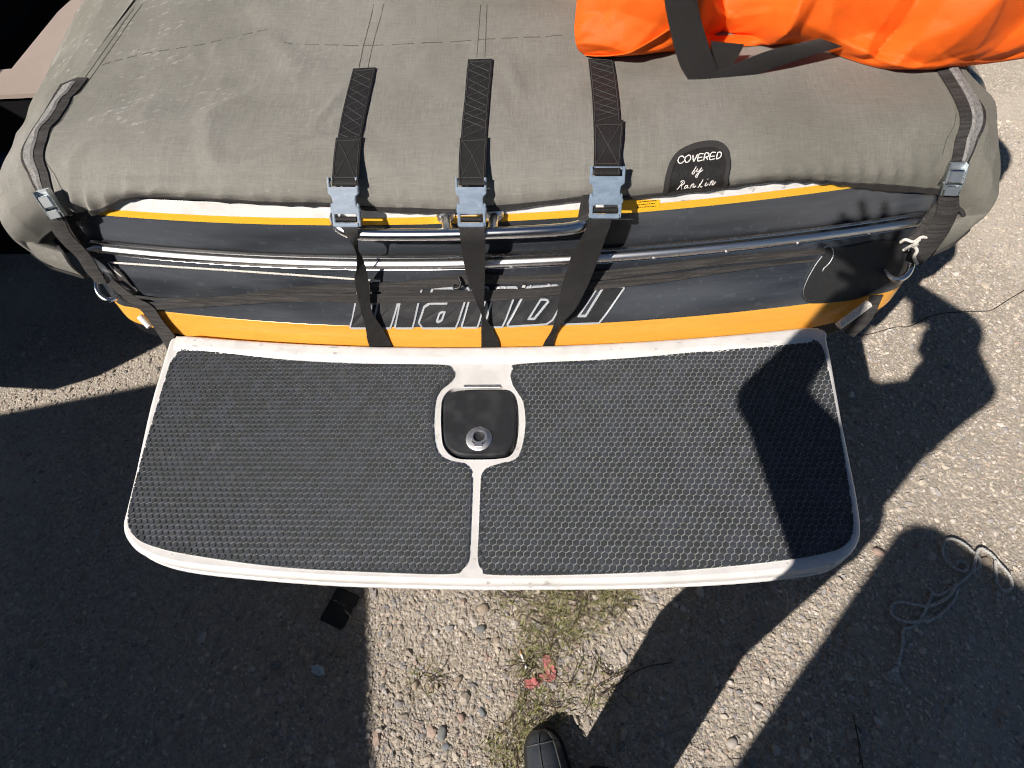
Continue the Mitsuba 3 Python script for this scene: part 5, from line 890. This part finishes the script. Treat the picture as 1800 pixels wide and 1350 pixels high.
# ------------------------------------------------------------------ the person taking the photograph
tag('person', 'person in dark clothes and black shoes holding up a phone with both hands', 'person')
pbr('dark_cloth', mikit.proc(lambda p, n, uv: mi.Color3f(.03, .032, .04) * (.7 + .6 * noise(p.x * 300, p.y * 300, p.z * 300))), .9, .2)
pbr('jeans', (.05, .06, .09), .9, .2); pbr('skin', (.50, .32, .24), .5, .4); pbr('hair', (.05, .035, .025), .6, .4)
shL, shR = np.array([.015, -.24, 1.505]), np.array([.365, -.215, 1.535]); elL, wrL = np.array([-.120, -.120, 1.570]), np.array([.005, .010, 1.740])
elR, wrR = np.array([.232, -.075, 1.745]), np.array([.075, .018, 1.812]); hipL, hipR = np.array([.10, -.235, .95]), np.array([.235, -.22, .95])
chest, neck, head = np.array([.215, -.235, 1.36]), np.array([.185, -.21, 1.60]), np.array([.178, -.185, 1.745])
put('person__jacket', body([(hipL + [0, 0, .06], .100, hipR + [0, 0, .06], .100), ((hipL + hipR) / 2 + [.03, 0, .08], .090, chest, .088), (chest + [-.012, 0, .02], .088, chest + [.02, 0, .02], .088), (chest + [-.01, 0, .04], .085, shL, .066), (chest + [.02, 0, .04], .085, shR, .058), (shL, .062, shR, .058), (elL, .048, (.115, -.235, 1.325), .056), ((.115, -.235, 1.325), .056, chest + [-.012, 0, -.02], .088), (shL, .066, elL, .055), (elL, .054, wrL - (wrL - elL) * .12, .040), (shR, .056, elR, .044), (elR, .044, wrR - (wrR - elR) * .1, .040)], .03), 'dark_cloth', True)
put('person__trousers', body([(hipL, .095, hipR, .095), (hipL, .090, (.100, -.145, .51), .066), ((.100, -.145, .51), .064, (.120, -.215, .10), .050), (hipR, .090, (.225, -.155, .51), .066), ((.225, -.155, .51), .064, (.245, -.205, .10), .050)], .03), 'jeans', True)
hd = body([(head + [0, -.012, .035], .082, head + [0, .012, -.005], .076), (head + [0, .01, -.02], .070, head + [0, .040, -.082], .042), (head + [0, -.03, -.02], .066, neck + [0, -.02, .0], .056), (neck, .056, neck + [0, -.02, -.10], .06), (head + [0, .088, .005], .010, head + [0, .104, -.028], .014), (head + [0, .083, -.060], .015, head + [.0, .085, -.062], .015), (head + [-.084, -.01, -.005], .016, head + [-.084, -.008, -.03], .010), (head + [.084, -.01, -.005], .016, head + [.084, -.008, -.03], .010)], .012, 4)
put('person__head', hd, 'skin', True)
put('person__hair', body([(head + [0, -.022, .055], .079, head + [0, -.045, .0], .074), (head + [0, .02, .075], .060, head + [0, -.02, .07], .074)], .015, 4), 'hair', True)
def hand(wr, palm, fw, across, thumb, length=.085, spread=.16, curl=0.0, dn=(0, 0, -1)):
    fw = np.asarray(fw, float) / np.linalg.norm(fw); across = np.asarray(across, float); across = across - fw * (across @ fw); across /= np.linalg.norm(across); dn = np.cross(fw, across)
    it = [(wr, .027, palm - fw * .03, .026)]; k0 = []
    for i, l in enumerate((.88, 1.0, .94, .76)):
        a = (i - 1.5); b = palm + fw * .035 + across * a * .021; k0.append(b); it.append((palm - fw * .03 + across * a * .012, .017, b, .0125))
        f0 = fw + across * a * spread; f0 /= np.linalg.norm(f0); p0 = b
        for j, s_ in enumerate((.45, .32, .25)):
            f1 = f0 * math.cos(curl * (j + 1)) + dn * math.sin(curl * (j + 1)); p1 = p0 + f1 * length * l * s_; it.append((p0, .0100 - .001 * j, p1, .0092 - .001 * j)); p0 = p1
    t0 = palm - fw * .02 - across * .020 * thumb; t1 = t0 + (fw * .45 - across * thumb * .9) * .045; t2 = t1 + (fw * .9 - across * thumb * .4) * .034
    it += [(palm - fw * .02, .016, t1, .0125), (t1, .0122, t2, .0095)]
    return body(it, .005, 3)
B3 = -AHEAD
pL = CAM - RIGHT * .140 - DOWN * .078 + B3 * .075
put('person__hand', hand(wrL, pL, -DOWN * .95 - RIGHT * .10 + B3 * .25, RIGHT + DOWN * .1, -1, .098, .26, .05), 'skin', True)
pR = np.array([.028, .044, 1.800])
put('person__hand', hand(wrR, pR, (-.5, .62, .22), (.75, .55, .1), 1, .075, .16, .08), 'skin', True)
ph_ = bx(.158, .076, .008, (0, 0, 0), .003); put('person__phone', frame(ph_, CAM + RIGHT * .052 + DOWN * .020 + B3 * .022, RIGHT, -DOWN), 'black_plastic', 40)

def shoe(key, toe, ang):
    L_, n = .285, 30; u = np.linspace(0, 1, n); a = np.linspace(0, np.pi, 15)
    wd = np.interp(u, [0, .04, .12, .3, .5, .7, .9, .97, 1], [.012, .030, .043, .049, .044, .037, .035, .028, .012]); ht = np.interp(u, [0, .04, .15, .3, .45, .6, .8, 1], [.022, .042, .058, .066, .088, .105, .105, .085])
    R = np.stack([np.stack([wd[i] * np.cos(a) * (1 + .06 * np.sin(a)), np.full(15, -u[i] * L_), .022 + ht[i] * np.sin(a) ** .85 - .004], 1) for i in range(n)])
    up = grid(R); so = Polygon(np.vstack([np.column_stack([wd + .005, -u * L_]), np.column_stack([-wd[::-1] - .005, -u[::-1] * L_])])).buffer(.003)
    sd, tp, rr = pillow(Polygon(so.exterior.segmentize(.01).coords), [(.004, .0), (0, .003), (0, .022), (.002, .0255)]); sole = cat([sd, cap(tp, .0255)])
    seams = []
    for v0, u0, u1 in ((.34, .05, .62), (.62, .05, .62)):
        k = int(v0 * 14); seams.append(tube(R[int(u0 * n):int(u1 * n), k] + [0, 0, .0015], .0016, 6))
    seams.append(tube(R[3, 1:14] + [0, 0, .001], .0016, 6))
    laces = [tube(R[i, 4:11] + [0, 0, .002], .0028, 6) for i in (15, 17)]
    M = trimesh.transformations.rotation_matrix(ang, [0, 0, 1]); M[:3, 3] = (*toe, .010 + ground_z(np.array([toe[0]]), np.array([toe[1]]))[0])
    for nm_, m_, mt in (('upper', up, 'shoe_upper'), ('sole', sole, 'black_rubber'), ('seams', cat(seams), 'shoe_trim'), ('laces', cat(laces), 'binding')):
        m_ = m_.copy(); m_.apply_transform(M); put(f'{key}__{nm_}' if nm_ != 'upper' else key, m_, mt, 40)
pbr('shoe_upper', mikit.proc(lambda p, n, uv: mi.Color3f(.036, .043, .055) * (.7 + .6 * noise(p.x * 500, p.y * 500, p.z * 500))), .38, .5); pbr('shoe_trim', (.07, .075, .08), .5, .4)
t0 = np.array((0.1156, 0.0136, 0.0300))
shoe('person__shoe', (t0[0], t0[1]), .22)
shoe('person__shoe_001', (.262, -.062), -.06)
